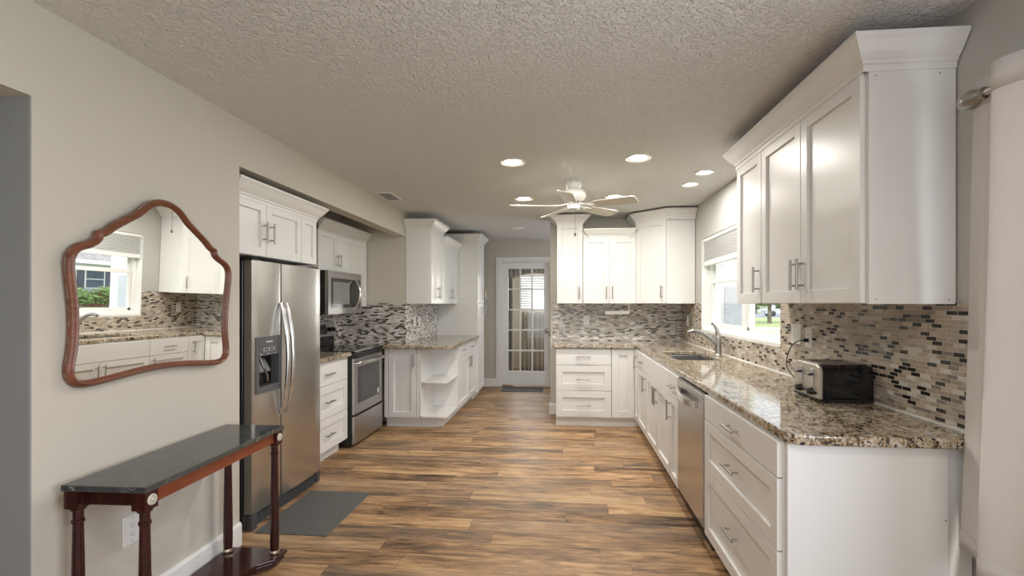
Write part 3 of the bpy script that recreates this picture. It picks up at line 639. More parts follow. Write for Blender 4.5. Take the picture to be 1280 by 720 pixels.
door(r, 0, 0.53, 1.378, 2.268, ('v', 0.49, 1.50)); door(r, 0, 0.53, 0.10, 1.374, ('v', 0.49, 1.27)); toe(r, 0, 0.53, 0.055)
crown(r, [(0, 0.575), (0, -0.02), (0.53, -0.02), (0.53, 0.575)], 2.27, 0.9)
r = cabinet('wall_cabinet', 'taller white wall cabinet on the left above the peninsula counter', 'cabinet', (-1.55, 5.462), PH_L, 0.538, 0.285, 1.368, 2.235, GW)
door(r, 0, 0.269, 1.368, 2.233, ('v', 0.235, 1.50), rail=0.05); door(r, 0.269, 0.538, 1.368, 2.233, ('v', 0.303, 1.50), rail=0.05)
crown(r, [(0, 0.285), (0, -0.02), (0.538, -0.02), (0.538, 0.285)], 2.235)
r = cabinet('wall_cabinet', 'shorter white wall cabinet on the left against the pantry', 'cabinet', (-1.55, 6.0), PH_L, 0.845, 0.285, 1.368, 2.12, GW)
door(r, 0, 0.42, 1.368, 2.118, ('v', 0.385, 1.50)); door(r, 0.42, 0.845, 1.368, 2.118, ('v', 0.457, 1.50))
crown(r, [(0.0, -0.02), (0.845, -0.02)], 2.12, 0.95)

# ------------------------------------------------------------------ countertops
def arc(cx_, cy_, r_, a0, a1, n_=8): return [(cx_ + r_ * math.cos(R(a0 + (a1 - a0) * k / n_)), cy_ + r_ * math.sin(R(a0 + (a1 - a0) * k / n_))) for k in range(n_ + 1)]
SX0, SX1, SY0, SY1 = 0.915, 1.27, 4.02, 4.74
hole = arc(SX0 + 0.05, SY0 + 0.05, 0.05, 180, 270, 5) + arc(SX1 - 0.05, SY0 + 0.05, 0.05, 270, 360, 5) + arc(SX1 - 0.05, SY1 - 0.05, 0.05, 0, 90, 5) + arc(SX0 + 0.05, SY1 - 0.05, 0.05, 90, 180, 5)
pl = [(XR - 0.0005, 1.76)] + arc(0.775 + 0.05, 1.76 + 0.05, 0.05, 270, 180, 8) + [(0.775, 5.39), (-0.13, 5.39), (-0.13, YP - 0.001), (XR - 0.0005, YP - 0.001)]
o = MB().prism(pl, 0.8765, 0.914, [hole]).build('countertop', M['granite'], None, 0.008, seg=3)
tag(o, 'L-shaped granite countertop with the sink and toaster', 'countertop', 'granite countertops')
pl = [(-2.609, 5.135), (-1.32, 5.135)] + arc(-1.32, 5.235, 0.10, 270, 360, 8)[1:] + [(-1.22, 6.847), (XL + 0.0005, 6.847), (XL + 0.0005, 5.459), (-2.609, 5.459)]
o = MB().prism(pl, 0.8765, 0.914).build('countertop', M['granite'], None, 0.008, seg=3)
tag(o, 'granite countertop of the left peninsula from the range to the pantry', 'countertop', 'granite countertops')
o = MB().box(-2.609, -2.0, 3.60, 4.400, 0.8765, 0.914).build('countertop', M['granite'], None, 0.008, seg=3)
tag(o, 'short granite countertop between the refrigerator and the range', 'countertop', 'granite countertops')
# sink
r = thing('sink', 'stainless steel undermount sink in the right counter', 'sink', ((SX0 + SX1) / 2, (SY0 + SY1) / 2, 0.69))
hx, hy = (SX1 - SX0) / 2, (SY1 - SY0) / 2
b = MB(); e = 0.012; zt = 0.1855
b.box(-hx - e, hx + e, -hy - e, hy + e, -0.012, 0.0)
b.box(-hx - e, -hx + 0.002, -hy - e, hy + e, 0, zt); b.box(hx - 0.002, hx + e, -hy - e, hy + e, 0, zt); b.box(-hx, hx, -hy - e, -hy + 0.002, 0, zt); b.box(-hx, hx, hy - 0.002, hy + e, 0, zt)
b.build('basin', mat('satin sink steel', (0.36, 0.36, 0.36), 0.35, 1.0), r, 0.003); MB().lathe([(0.045, 0.0005), (0.045, 0.003), (0.03, 0.0035), (0.0, 0.0036)][:3], (0, 0)).build('drain', M['chrome'], r, smooth=True)
b = MB()
for i in range(9): b.tube([(hx - 0.03 - 0.02 * i, -0.15, 0.10), (hx - 0.03 - 0.02 * i, 0.15, 0.10)], 0.002, 6)
# faucet
r = thing('faucet', 'brushed nickel single-lever kitchen faucet behind the sink', 'faucet', (1.335, 4.37, 0.914))
b = MB(); b.lathe([(0.034, 0.0), (0.034, 0.008), (0.028, 0.014), (0.026, 0.02), (0.026, 0.11), (0.027, 0.15), (0.024, 0.175), (0.012, 0.19)], (0, 0), 24); b.build('body', M['nickel'], r, smooth=True)
pts = [(-0.0, 0, 0.06)]
for k in range(15):
    u = k / 14; pts.append((-0.015 - 0.245 * u, 0.0 - 0.005 * u, 0.10 + 0.118 * math.sin(u * 2.05) - 0.0 * u))
MB().tube(pts, [0.022] + [0.021 - 0.006 * k / 14 for k in range(15)], 14).build('spout', M['nickel'], r, smooth=True)
MB().tube([(0, 0, 0.17), (-0.004, 0, 0.20), (-0.014, 0, 0.235), (-0.034, 0, 0.27), (-0.055, 0, 0.292)], [0.023, 0.021, 0.015, 0.010, 0.007], 12).build('lever', M['nickel'], r, smooth=True)

# ------------------------------------------------------------------ refrigerator
r = thing('refrigerator', 'stainless side-by-side refrigerator with a water dispenser', 'refrigerator', (-1.87, 2.745, 0), PH_L)
Wf = 0.82
MB().box(0.0, Wf, 0.06, 0.70, 0.02, 1.63).build('case', M['dark'], r, 0.004)
def fdoor(x0, x1, cut=None):
    b = MB(); n_ = 10; z0, z1 = 0.10, 1.632
    # bowed front door skin
    def yf(x): u = (x - x0) / (x1 - x0); return -0.0 - 0.010 * math.sin(math.pi * u) ** 0.6 if 0 < u < 1 else 0.004
    xs = [x0 + (x1 - x0) * i / n_ for i in range(n_ + 1)]
    if cut: xs = sorted(set([x for x in xs if abs(x - cut[0]) > 0.012 and abs(x - cut[1]) > 0.012] + [cut[0], cut[1]]))
    def strip(za, zb, xs_):
        poly = [(x, yf(x)) for x in xs_] + [(xs_[-1], 0.052), (xs_[0], 0.052)]
        b.prism(poly, za, zb)
    if cut:
        strip(z0, cut[2], xs); strip(cut[3], z1, xs); strip(cut[2], cut[3], [x for x in xs if x <= cut[0] + 1e-6]); strip(cut[2], cut[3], [x for x in xs if x >= cut[1] - 1e-6])
    else: strip(z0, z1, xs)
    return b
dcut = (0.024, 0.288, 0.815, 1.165)
fd = fdoor(0.002, 0.300, dcut).build('freezer_door', M['steel'], r, smooth=True)
fd2 = fdoor(0.310, Wf - 0.002).build('fridge_door', M['steel'], r, smooth=True)
# dispenser
b = MB(); x0, x1, z0, z1 = dcut
b.box(x0, x1, -0.014, 0.0, z0, z0 + 0.03); b.box(x0, x0 + 0.028, -0.014, 0.05, z0 + 0.03, z1); b.box(x1 - 0.028, x1, -0.014, 0.05, z0 + 0.03, z1); b.box(x0 + 0.028, x1 - 0.028, -0.012, 0.05, 1.045, z1)
b.build('dispenser', M['greyplastic'], fd, 0.003)
b = MB(); b.box(x0 + 0.028, x1 - 0.028, 0.045, 0.055, z0 + 0.03, 1.045); b.build('dispenser_niche', M['gloss_black'], fd)
b = MB(); b.box(x0 + 0.028, x1 - 0.028, -0.012, 0.045, z0 + 0.03, z0 + 0.042)
for i in range(6): b.box(x0 + 0.04 + i * 0.033, x0 + 0.052 + i * 0.033, -0.008, 0.04, z0 + 0.042, z0 + 0.046)
b.build('drip_tray', M['greyplastic'], fd)
for q, xx in enumerate((0.085, 0.150)):
    b = MB(Matrix.Translation((xx, 0.02, 0.985)) @ Matrix.Rotation(R(-30), 4, 'X')); b.box(-0.024, 0.024, -0.008, 0.008, -0.05, 0.045); b.build('paddle', M['greyplastic'], fd, 0.004)
b = MB(); b.tube([(0.115, 0.03, 1.04), (0.125, 0.01, 0.97), (0.150, 0.0, 0.92), (0.16, 0.005, 0.88)], 0.006, 8); b.build('water_line', M['nickel'], fd, smooth=True)
b = MB(); b.box(0.120, 0.185, -0.0135, -0.0125, 1.128, 1.1345)
for i in range(5):
    b.box(0.095 + i * 0.026, 0.110 + i * 0.026, -0.0135, -0.0125, 1.092, 1.0945); b.box(0.095 + i * 0.026, 0.108 + i * 0.026, -0.0135, -0.0125, 1.074, 1.0765)
    if i % 2 == 0: b.box(0.095 + i * 0.026, 0.0975 + i * 0.026, -0.0135, -0.0125, 1.076, 1.092)
for xx in (0.06, 0.13, 0.20): b.box(xx, xx + 0.022, -0.0135, -0.0125, 1.055, 1.0575)
b.build('panel_marking', M['plate'], fd)
for (xx, par) in ((0.276, fd), (0.334, fd2)):
    b = MB(); pts = []
    for k in range(21):
        u = k / 20; zz = 0.645 + (1.375 - 0.645) * u; pts.append((xx, -0.012 - 0.052 * math.sin(math.pi * u) ** 0.75, zz))
    b.tube(pts, [0.010 + 0.004 * math.sin(math.pi * k / 20) for k in range(21)], 12); b.build('handle', M['chrome'], par, smooth=True)
MB().box(0.052, Wf - 0.042, 0.034, 0.0445, 0.008, 0.094).build('grille_backing', M['gloss_black'], r)
b = MB(); b.box(0.005, Wf - 0.005, 0.045, 0.07, 0.0, 0.095)
for i in range(5): b.box(0.052, Wf - 0.042, 0.014 - 0.002 * i, 0.046, 0.010 + 0.0175 * i, 0.0165 + 0.0175 * i)
b.box(0.0, 0.05, 0.0, 0.036, 0.0, 0.094); b.box(Wf - 0.04, Wf, 0.005, 0.036, 0.01, 0.094)
b.build('grille', mat('dark grey grille', (0.07, 0.07, 0.075), 0.25), r, 0.003)
b = MB(); b.tube([(0.27, 0.004, 0.058), (0.27, 0.018, 0.058)], 0.024, 16); b.build('filter_cap', M['dark'], r, 0.002)
b = MB(); b.box(0.02, 0.09, 0.005, 0.12, 1.6325, 1.645); b.box(Wf - 0.09, Wf - 0.02, 0.005, 0.12, 1.6325, 1.645); b.box(0.09, Wf - 0.09, 0.07, 0.12, 1.6305, 1.640); b.build('hinge_cover', M['dark'], r, 0.004)

# ------------------------------------------------------------------ range
r = thing('range', 'stainless steel electric range with glass cooktop', 'stove', (-1.985, 4.406, 0), PH_L)
Wr = 0.715
MB().box(0.0, Wr, 0.03, 0.60, 0.02, 0.895).build('body', M['dark'], r, 0.003)
MB().box(-0.004, Wr + 0.006, -0.012, 0.605, 0.896, 0.918).build('cooktop', M['gloss_black'], r, 0.004, seg=2)
for (cx_, cy_, rr) in ((0.18, 0.15, 0.10), (0.18, 0.42, 0.075), (0.53, 0.15, 0.075), (0.53, 0.42, 0.10)):
    b = MB(); pts = [(cx_ + rr * math.cos(a), cy_ + rr * math.sin(a)) for a in [2 * math.pi * k / 32 for k in range(32)]]
    b.sweep(pts, [(0, 0), (0.004, 0), (0.004, 0.0006), (0, 0.0006)], closed=True, z=0.9182); b.build('burner_ring', M['greyplastic'], r)
b = MB(); x0, x1 = 0.008, Wr - 0.006
b.box(x0, x0 + 0.085, 0.0, 0.03, 0.315, 0.845); b.box(x1 - 0.085, x1, 0.0, 0.03, 0.315, 0.845); b.box(x0 + 0.085, x1 - 0.085, 0.0, 0.03, 0.315, 0.41); b.box(x0 + 0.085, x1 - 0.085, 0.0, 0.03, 0.755, 0.845)
od = b.build('oven_door', M['steel_flat'], r)
MB().box(x0 + 0.080, x1 - 0.080, -0.003, 0.02, 0.405, 0.760).build('window', mat('smoked oven glass', (0.06, 0.06, 0.065), 0.08), od, 0.006, seg=2)
MB().box(x1 - 0.135, x1 - 0.105, -0.0045, -0.0032, 0.425, 0.475).build('sticker', M['plate'], od)
b = MB(); pts = [(0.02, 0.0, 0.800), (0.03, -0.035, 0.802)] + [(0.05 + 0.615 * k / 10, -0.042 - 0.018 * math.sin(math.pi * k / 10), 0.804) for k in range(11)] + [(0.685, -0.035, 0.802), (0.695, 0.0, 0.800)]
b.tube(pts, 0.0145, 12); b.build('handle', M['chrome'], od, smooth=True)
MB().box(0.0, Wr, 0.012, 0.03, 0.85, 0.8955).build('top_trim', M['gloss_black'], r)
b = MB(); b.box(x0, x1, -0.004, 0.028, 0.035, 0.295); b.box(x0, x1, -0.014, -0.002, 0.283, 0.297); b.build('drawer', M['steel_flat'], r, 0.003)
b = MB(); b.box(0.0, 0.02, 0.02, 0.028, 0.03, 0.85); b.build('side_trim', M['dark'], r)
b = MB(); b.box(0, Wr, 0.545, 0.612, 0.918, 1.02); b.build('vent_riser', M['gloss_black'], r, 0.004)
b = MB(); b.hexa([(0, 0.530, 1.02), (Wr, 0.530, 1.02), (Wr, 0.612, 1.02), (0, 0.612, 1.02), (0, 0.552, 1.175), (Wr, 0.552, 1.175), (Wr, 0.612, 1.175), (0, 0.612, 1.175)]); bg = b.build('control_panel', M['steel_flat'], r, 0.004)
b = MB(); b.hexa([(0.22, 0.528, 1.045), (0.52, 0.528, 1.045), (0.52, 0.545, 1.045), (0.22, 0.545, 1.045), (0.22, 0.542, 1.15), (0.52, 0.542, 1.15), (0.52, 0.56, 1.15), (0.22, 0.56, 1.15)]); b.build('clock_display', M['gloss_black'], bg)
for xx in (0.06, 0.14, 0.575, 0.655):
    b = MB(); b.tube([(xx, 0.545, 1.095), (xx, 0.508, 1.090)], [0.024, 0.020], 16); b.box(xx - 0.005, xx + 0.005, 0.502, 0.512, 1.072, 1.112); b.build('knob', M['dark'], bg, smooth=True)

# ------------------------------------------------------------------ microwave
r = thing('microwave', 'stainless over-the-range microwave with curved handle', 'microwave', (-2.22, 4.355, 1.268), PH_L)
Wm = 0.742
MB().box(0.0, Wm, 0.022, 0.385, 0.0, 0.418).build('case', M['dark'], r, 0.003)
b = MB(); b.box(0.0, 0.055, -0.01, 0.022, 0.0, 0.418); b.box(Wm - 0.022, Wm, -0.01, 0.022, 0.0, 0.418); b.box(0.055, Wm - 0.022, -0.01, 0.022, 0.0, 0.062); b.box(0.055, Wm - 0.022, -0.01, 0.022, 0.35, 0.418)
mf = b.build('front_frame', M['steel_flat'], r)
MB().box(0.055, Wm - 0.022, -0.006, 0.02, 0.062, 0.35).build('door_glass', mat('dark microwave glass', (0.035, 0.035, 0.035), 0.12), r)
MB().box(0.105, 0.46, -0.0072, -0.0065, 0.095, 0.315).build('window_mesh', mat('grey window mesh', (0.22, 0.22, 0.215), 0.2), r)
b = MB()
for q in range(4): b.box(0.10 + q * 0.16, 0.22 + q * 0.16, -0.011, -0.0105, 0.395, 0.398)
b.build('vent_slot', M['dark'], r)
b = MB(); b.tube([(0.575, -0.012 - 0.058 * math.sin(math.pi * k / 14), 0.045 + 0.315 * k / 14) for k in range(15)], [0.012 + 0.004 * math.sin(math.pi * k / 14) for k in range(15)], 12); b.build('handle', M['chrome'], r, smooth=True)

# ------------------------------------------------------------------ toaster
r = thing('toaster', 'black and steel four-slice toaster on the right counter', 'toaster', (1.285, 2.465, 0.914), PH_R)
# local x = towards camera (near side at +), local y = towards the wall
hw, y0, y1, H_ = 0.125, -0.115, 0.115, 0.172
MB().box(-hw - 0.002, hw + 0.002, y0 - 0.004, y1 + 0.002, 0.004, 0.016).build('base', M['dark'], r, 0.003)
prof = [(-hw, 0.016), (-hw, H_ - 0.03), (-hw + 0.009, H_ - 0.009), (-hw + 0.03, H_), (hw - 0.03, H_), (hw - 0.009, H_ - 0.009), (hw, H_ - 0.03), (hw, 0.016)]
Tt = Matrix.Rotation(R(90), 4, 'X')
b = MB(Tt @ Matrix.Translation((0, 0, -y0))); b.prism(prof, -0.010, 0.004); b.build('front_plate', mat('warm brushed steel', (0.66, 0.62, 0.54), 0.38, 0.85), r, 0.002)
b = MB(Tt @ Matrix.Translation((0, 0, -y1))); b.prism(prof, 0.0, y1 - y0 - 0.0105 - 0.0); 
b.build('shell', M['gloss_black'], r, 0.003)
MB().box(-hw + 0.032, hw - 0.032, y0 + 0.012, y1 - 0.01, H_ + 0.0003, H_ + 0.0035).build('top_plate', M['chrome'], r, 0.001)
for q in (-0.078, -0.032, 0.032, 0.078):
    MB().box(q - 0.012, q + 0.012, y0 + 0.030, y1 - 0.03, H_ + 0.0036, H_ + 0.0045).build('slot', M['dark'], r)
for q in (-0.055, 0.055):
    MB().box(q - 0.020, q + 0.020, y0 - 0.0075, y0 - 0.0042, 0.062, 0.150).build('lever_plate', M['chrome'], r, 0.003)
    MB().box(q - 0.022, q + 0.022, y0 - 0.030, y0 - 0.0078, 0.118, 0.127).build('lever', M['dark'], r, 0.003)
    MB().tube([(q, y0 - 0.004, 0.042), (q, y0 - 0.026, 0.042)], [0.018, 0.014], 16).build('knob', M['dark'], r, smooth=True)
    MB().tube([(q + 0.034, y0 - 0.004, 0.040), (q + 0.034, y0 - 0.009, 0.040)], 0.007, 10).build('button', M['dark'], r)
b = MB()
for (qx, qy) in ((-hw + 0.02, y0 + 0.02), (hw - 0.02, y0 + 0.02), (-hw + 0.02, y1 - 0.02), (hw - 0.02, y1 - 0.02)): b.tube([(qx, qy, 0.0002), (qx, qy, 0.005)], 0.009, 10)
b.build('foot', M['dark'], r)
b = MB(); b.tube([(-0.484, 0.122, 0.243), (-0.484, 0.095, 0.243)], 0.011, 10)
pts = [(-0.484, 0.096, 0.243), (-0.50, 0.075, 0.238), (-0.535, 0.055, 0.21), (-0.57, 0.045, 0.15), (-0.55, 0.03, 0.09), (-0.46, 0.02, 0.045), (-0.33, 0.02, 0.015), (-0.20, 0.02, 0.008), (-0.138, 0.02, 0.02)]
def smooth_path(P, n_=6):
    out = []
    for i in range(len(P) - 1):
        p0, p1, p2, p3 = P[max(i - 1, 0)], P[i], P[i + 1], P[min(i + 2, len(P) - 1)]
        for k in range(n_):
            t_ = k / n_; out.append(tuple(0.5 * ((2 * p1[a]) + (-p0[a] + p2[a]) * t_ + (2 * p0[a] - 5 * p1[a] + 4 * p2[a] - p3[a]) * t_ ** 2 + (-p0[a] + 3 * p1[a] - 3 * p2[a] + p3[a]) * t_ ** 3) for a in range(len(p1))))
    out.append(P[-1]); return out
b.tube(smooth_path(pts), 0.0032, 8); b.build('power_cord', M['dark'], r, smooth=True)

# ------------------------------------------------------------------ outlets and switches
def plate(name, label, cat, O, phi, w=0.072, h=0.118, kind='outlet', gang=1):
    r_ = thing(name, label, cat, O, phi, 'wall plates')
    MB().box(-w / 2, w / 2, -0.006, -0.0003, -h / 2, h / 2).build('cover_plate', M['plate'], r_, 0.002)
    for g_ in range(gang):
        gx = (g_ - (gang - 1) / 2) * 0.046
        if kind == 'outlet':
            MB().box(gx - 0.017, gx + 0.017, -0.008, -0.0062, -0.034, 0.034).build('receptacle', M['plate'], r_, 0.001)
            b = MB()
            for s_ in (-0.018, 0.018):
                b.box(gx - 0.008, gx - 0.006, -0.0086, -0.0081, s_ - 0.002, s_ + 0.006); b.box(gx + 0.006, gx + 0.008, -0.0086, -0.0081, s_ - 0.002, s_ + 0.005); b.box(gx - 0.002, gx + 0.002, -0.0086, -0.0081, s_ - 0.010, s_ - 0.006)
            b.build('socket', M['dark'], r_)
        else:
            MB().box(gx - 0.016, gx + 0.016, -0.009, -0.0062, -0.032, 0.032).build('rocker', M['plate'], r_, 0.002)
    b = MB(); b.tube([(0, -0.0065, h / 2 - 0.012), (0, -0.0072, h / 2 - 0.012)], 0.003, 8); b.tube([(0, -0.0065, -h / 2 + 0.012), (0, -0.0072, -h / 2 + 0.012)], 0.003, 8); b.build('screw', M['nickel'], r_)
    return r_
plate('light_switch', 'white double rocker switch plate right of the sink window', 'switch', (XR - 0.008, 3.107, 1.183), PH_R, 0.118, 0.118, 'switch', 2)
plate('power_outlet', 'white outlet with the toaster plugged in', 'outlet', (XR - 0.008, 2.952, 1.174), PH_R)
plate('light_switch', 'white switch plate in the corner left of the sink window', 'switch', (XR - 0.008, 5.73, 1.177), PH_R, kind='switch')
plate('power_outlet', 'white outlet on the partition backsplash above the drawers', 'outlet', (0.266, YP - 0.008, 1.168), 0)
plate('light_switch', 'left one of the switch plates above the peninsula counter', 'switch', (XL + 0.008, 5.775, 1.15), PH_L, kind='switch')
plate('light_switch', 'middle one of the switch plates above the peninsula counter', 'switch', (XL + 0.008, 5.968, 1.15), PH_L, kind='switch')
plate('power_outlet', 'outlet plate above the peninsula counter nearest the pantry', 'outlet', (XL + 0.008, 6.75, 1.158), PH_L)
plate('power_outlet', 'white wall outlet under the console table', 'outlet', (XL, 1.90, 0.41), PH_L, 0.085, 0.125)
# paper towel holder
r = thing('paper_towel_holder', 'white paper towel holder hanging under the partition wall cabinet', 'towel holder', (0.627, 5.86, 1.37))
MB().box(-0.03, 0.155, -0.04, 0.04, -0.012, -0.0005).build('mount', M['plate'], r, 0.002)
MB().box(0.128, 0.142, -0.02, 0.02, -0.115, -0.012).build('arm', M['plate'], r, 0.002)
MB().box(-0.150, 0.140, -0.024, 0.024, -0.128, -0.085).build('roll_bar', M['plate'], r, 0.006, seg=2)

# ------------------------------------------------------------------ mirror
r = thing('wall_mirror', 'large shaped mirror in a reddish brown wood frame on the left wall', 'mirror', (XL + 0.018, 2.035, 1.45), R(89.35))
r.rotation_euler = (R(1.3), 0, R(89.35))
half = [(0, 1.838), (0.045, 1.832), (0.092, 1.808), (0.14, 1.766), (0.20, 1.727), (0.25, 1.694), (0.276, 1.672), (0.296, 1.660), (0.312, 1.656), (0.319, 1.646), (0.324, 1.628), (0.348, 1.612), (0.392, 1.592), (0.420, 1.562), (0.430, 1.52), (0.424, 1.45), (0.414, 1.37), (0.410, 1.29), (0.413, 1.21), (0.423, 1.135), (0.418, 1.092), (0.390, 1.060), (0.340, 1.049), (0.25, 1.055), (0.12, 1.068), (0, 1.073)]
loop = half + [(-x, z) for (x, z) in half[-2:0:-1]]
cen = []
n_ = len(loop)
for i in range(n_):
    p0, p1, p2 = Vector(loop[i - 1]), Vector(loop[i]), Vector(loop[(i + 1) % n_]); d = (p2 - p0).normalized(); nin = Vector((d.y, -d.x))
    q = p1; cen.append((q.x, q.y - 1.45))
P = cen + cen[:1]; sm_ = []
for i in range(n_):
    p0, p1, p2, p3 = cen[i - 1], cen[i], cen[(i + 1) % n_], cen[(i + 2) % n_]
    for k in range(4):
        t_ = k / 4; sm_.append(tuple(0.5 * ((2 * p1[a]) + (-p0[a] + p2[a]) * t_ + (2 * p0[a] - 5 * p1[a] + 4 * p2[a] - p3[a]) * t_ ** 2 + (-p0[a] + 3 * p1[a] - 3 * p2[a] + p3[a]) * t_ ** 3) for a in (0, 1)))
# frame profile swept round the outline: (inward offset, outward height)
fp = [(0.0, 0.0), (0.0, 0.014), (0.007, 0.026), (0.015, 0.031), (0.023, 0.026), (0.027, 0.018), (0.030, 0.013), (0.030, 0.0)]
Tm = Matrix.Rotation(R(90), 4, 'X')   # plan (x,y)->(x,z); sweep height -> -y (outward)
b = MB(Tm); b.sweep(sm_, fp, closed=True); b.build('frame', M['frame_wood'], r, smooth=True)
b = MB(Tm); b.prism(sm_, 0.004, 0.012); b.build('mirror_glass', M['mirror'], r)

# ------------------------------------------------------------------ console table
r = thing('console_table', 'narrow console table with dark marble top and mahogany column legs', 'console table', (-1.640, 2.010, 0), PH_L + R(1.4))
hl, hd, zt = 0.44, 0.162, 0.722
MB().box(-hl, hl, -hd, hd, zt - 0.022, zt).build('marble_top', M['marble'], r, 0.003, seg=2)
a_ = 0.022
b = MB(); b.box(-hl + 0.06, hl - 0.06, -hd + a_, -hd + a_ + 0.018, zt - 0.078, zt - 0.0225); b.build('front_apron', M['mahogany_red'], r, 0.001)
b = MB(); b.box(-hl + 0.06, hl - 0.06, hd - a_ - 0.018, hd - a_, zt - 0.078, zt - 0.0225); b.build('back_apron', M['mahogany_red'], r, 0.001)
for s_ in (-1, 1):
    xx = s_ * (hl - 0.038); b = MB(); b.box(xx - 0.009, xx + 0.009, -hd + 0.05, hd - 0.05, zt - 0.078, zt - 0.0225); b.build('side_apron', M['mahogany'], r, 0.001)
for sx in (-1, 1):
    for sy in (-1, 1):
        cx_, cy_ = sx * (hl - 0.034), sy * (hd - 0.034)
        b = MB(); b.box(cx_ - 0.027, cx_ + 0.027, cy_ - 0.027, cy_ + 0.027, zt - 0.088, zt - 0.0225)
        b.lathe([(0.023, zt - 0.098), (0.027, zt - 0.088)], (cx_, cy_), 20)
        b.lathe([(0.0205, 0.074), (0.0225, 0.12), (0.0215, 0.25), (0.0185, 0.45), (0.0165, 0.56), (0.0165, 0.575), (0.020, 0.578), (0.020, 0.588), (0.0165, 0.591), (0.0165, 0.622)], (cx_, cy_), 20)
        lg = b.build('leg', M['mahogany'], r, smooth=True)
        b = MB(); b.lathe([(0.022, 0.053), (0.0245, 0.056), (0.0245, 0.066), (0.022, 0.074)], (cx_, cy_), 20); b.lathe([(0.019, 0.6225), (0.019, 0.634)], (cx_, cy_), 20); b.build('brass_collar', M['brass'], lg, smooth=True)
        if sy < 0:
            b = MB(); b.tube([(cx_, cy_ - 0.0272, zt - 0.054), (cx_, cy_ - 0.032, zt - 0.054), (cx_, cy_ - 0.032, zt - 0.054), (cx_, cy_ - 0.029, zt - 0.054), (cx_, cy_ - 0.029, zt - 0.054), (cx_, cy_ - 0.034, zt - 0.054)], [0.020, 0.018, 0.014, 0.0125, 0.009, 0.004], 20); md = b.build('medallion', M['ring'], lg, smooth=True)
# low platform with a concave front
def platform(ins, z0, z1):
    pl = [(-hl - 0.02 + ins, hd - 0.0 - ins), (-hl - 0.02 + ins, -hd - 0.005 + ins), (-hl + 0.07, -hd - 0.005 + ins)]
    for k in range(13):
        u = k / 12; pl.append((-hl + 0.09 + (2 * hl - 0.18) * u, -hd - 0.005 + ins + 0.13 * math.sin(math.pi * u) ** 0.55 if 0 < k < 12 else -hd - 0.003 + ins))
    pl += [(hl - 0.07, -hd - 0.005 + ins), (hl + 0.02 - ins, -hd - 0.005 + ins), (hl + 0.02 - ins, hd - ins)]
    return pl
b = MB(); b.prism(platform(0, 0, 0), 0.036, 0.053); b.prism(platform(0.010, 0, 0), 0.012, 0.0355); b.build('platform', M['mahogany'], r, 0.003, seg=2)
b = MB()
for sx in (-1, 1):
    for sy in (-1, 1): b.lathe([(0.022, 0.0), (0.026, 0.006), (0.022, 0.0118)], (sx * (hl - 0.034), sy * (hd - 0.034)), 16)
b.build('foot_pad', M['mahogany'], r)

# ------------------------------------------------------------------ mats
o = MB().box(-1.845, -1.395, 2.728, 3.375, 0.0005, 0.006).build('floor_mat', M['mat'], None, 0.002); tag(o, 'grey ribbed floor mat in front of the refrigerator', 'mat', 'floor mats')
o = MB().box(-1.0, -0.34, 7.47, 7.90, 0.0005, 0.008).build('door_mat', M['mat'], None, 0.002); tag(o, 'dark door mat at the foot of the glass door', 'mat', 'floor mats')

# ------------------------------------------------------------------ ceiling fixtures
proto = None
def downlight(x, y, label, lit=True, rr=0.078, small=False):
    r_ = thing('recessed_light', label, 'ceiling light', (x, y, CEIL), 0, 'recessed ceiling lights')
    b = MB(); pts = [(rr * math.cos(a), rr * math.sin(a)) for a in [-2 * math.pi * k / 32 for k in range(32)]]
    b.sweep(pts, [(0, -0.0005), (0.0, -0.008), (0.018, -0.004), (0.018, -0.0005)] if False else [(0.0, -0.0005), (-0.014, -0.010), (-0.018, -0.0005)], closed=True)
    b.build('trim_ring', M['trim'], r_)
    b = MB(); b.lathe([(rr - 0.018, -0.007), (rr - 0.018, -0.0008)], (0, 0), 28)
    b.build('lens', (M['lamp_cool'] if small else M['lamp']) if lit else M['plate'], r_)
    if lit:
        light('recessed_lamp', 'AREA', (x, y, CEIL - 0.012), (0, 0, 0), 4 if small else 12.5, (1.0, 0.97, 0.93) if small else (1.0, 0.955, 0.885), shape='DISK', size=2 * rr - 0.04).parent = None
    return r_
downlight(-0.384, 3.567, 'lit recessed ceiling light nearer the camera on the left'); downlight(0.527, 3.545, 'lit recessed ceiling light nearer the camera on the right')
downlight(-0.405, 4.812, 'lit recessed ceiling light beyond the fan on the left'); downlight(0.484, 4.806, 'lit recessed ceiling light beyond the fan on the right')
downlight(-0.653, 6.69, 'unlit recessed light in the ceiling before the glass door', False, 0.075)
light('rear_ceiling_fill', 'AREA', (-0.2, 0.3, CEIL - 0.012), (0, 0, 0), 12, (1.0, 0.92, 0.80), shape='DISK', size=0.12); light('rear_ceiling_fill', 'AREA', (-0.2, -1.5, CEIL - 0.012), (0, 0, 0), 12, (1.0, 0.92, 0.80), shape='DISK', size=0.12)  # unseen lamps added behind the camera to fill floor and ceiling by bounce
downlight(1.098, 4.369, 'far one of two small bright ceiling lights above the sink', True, 0.058, True); downlight(1.112, 3.981, 'near one of two small bright ceiling lights above the sink', True, 0.058, True)
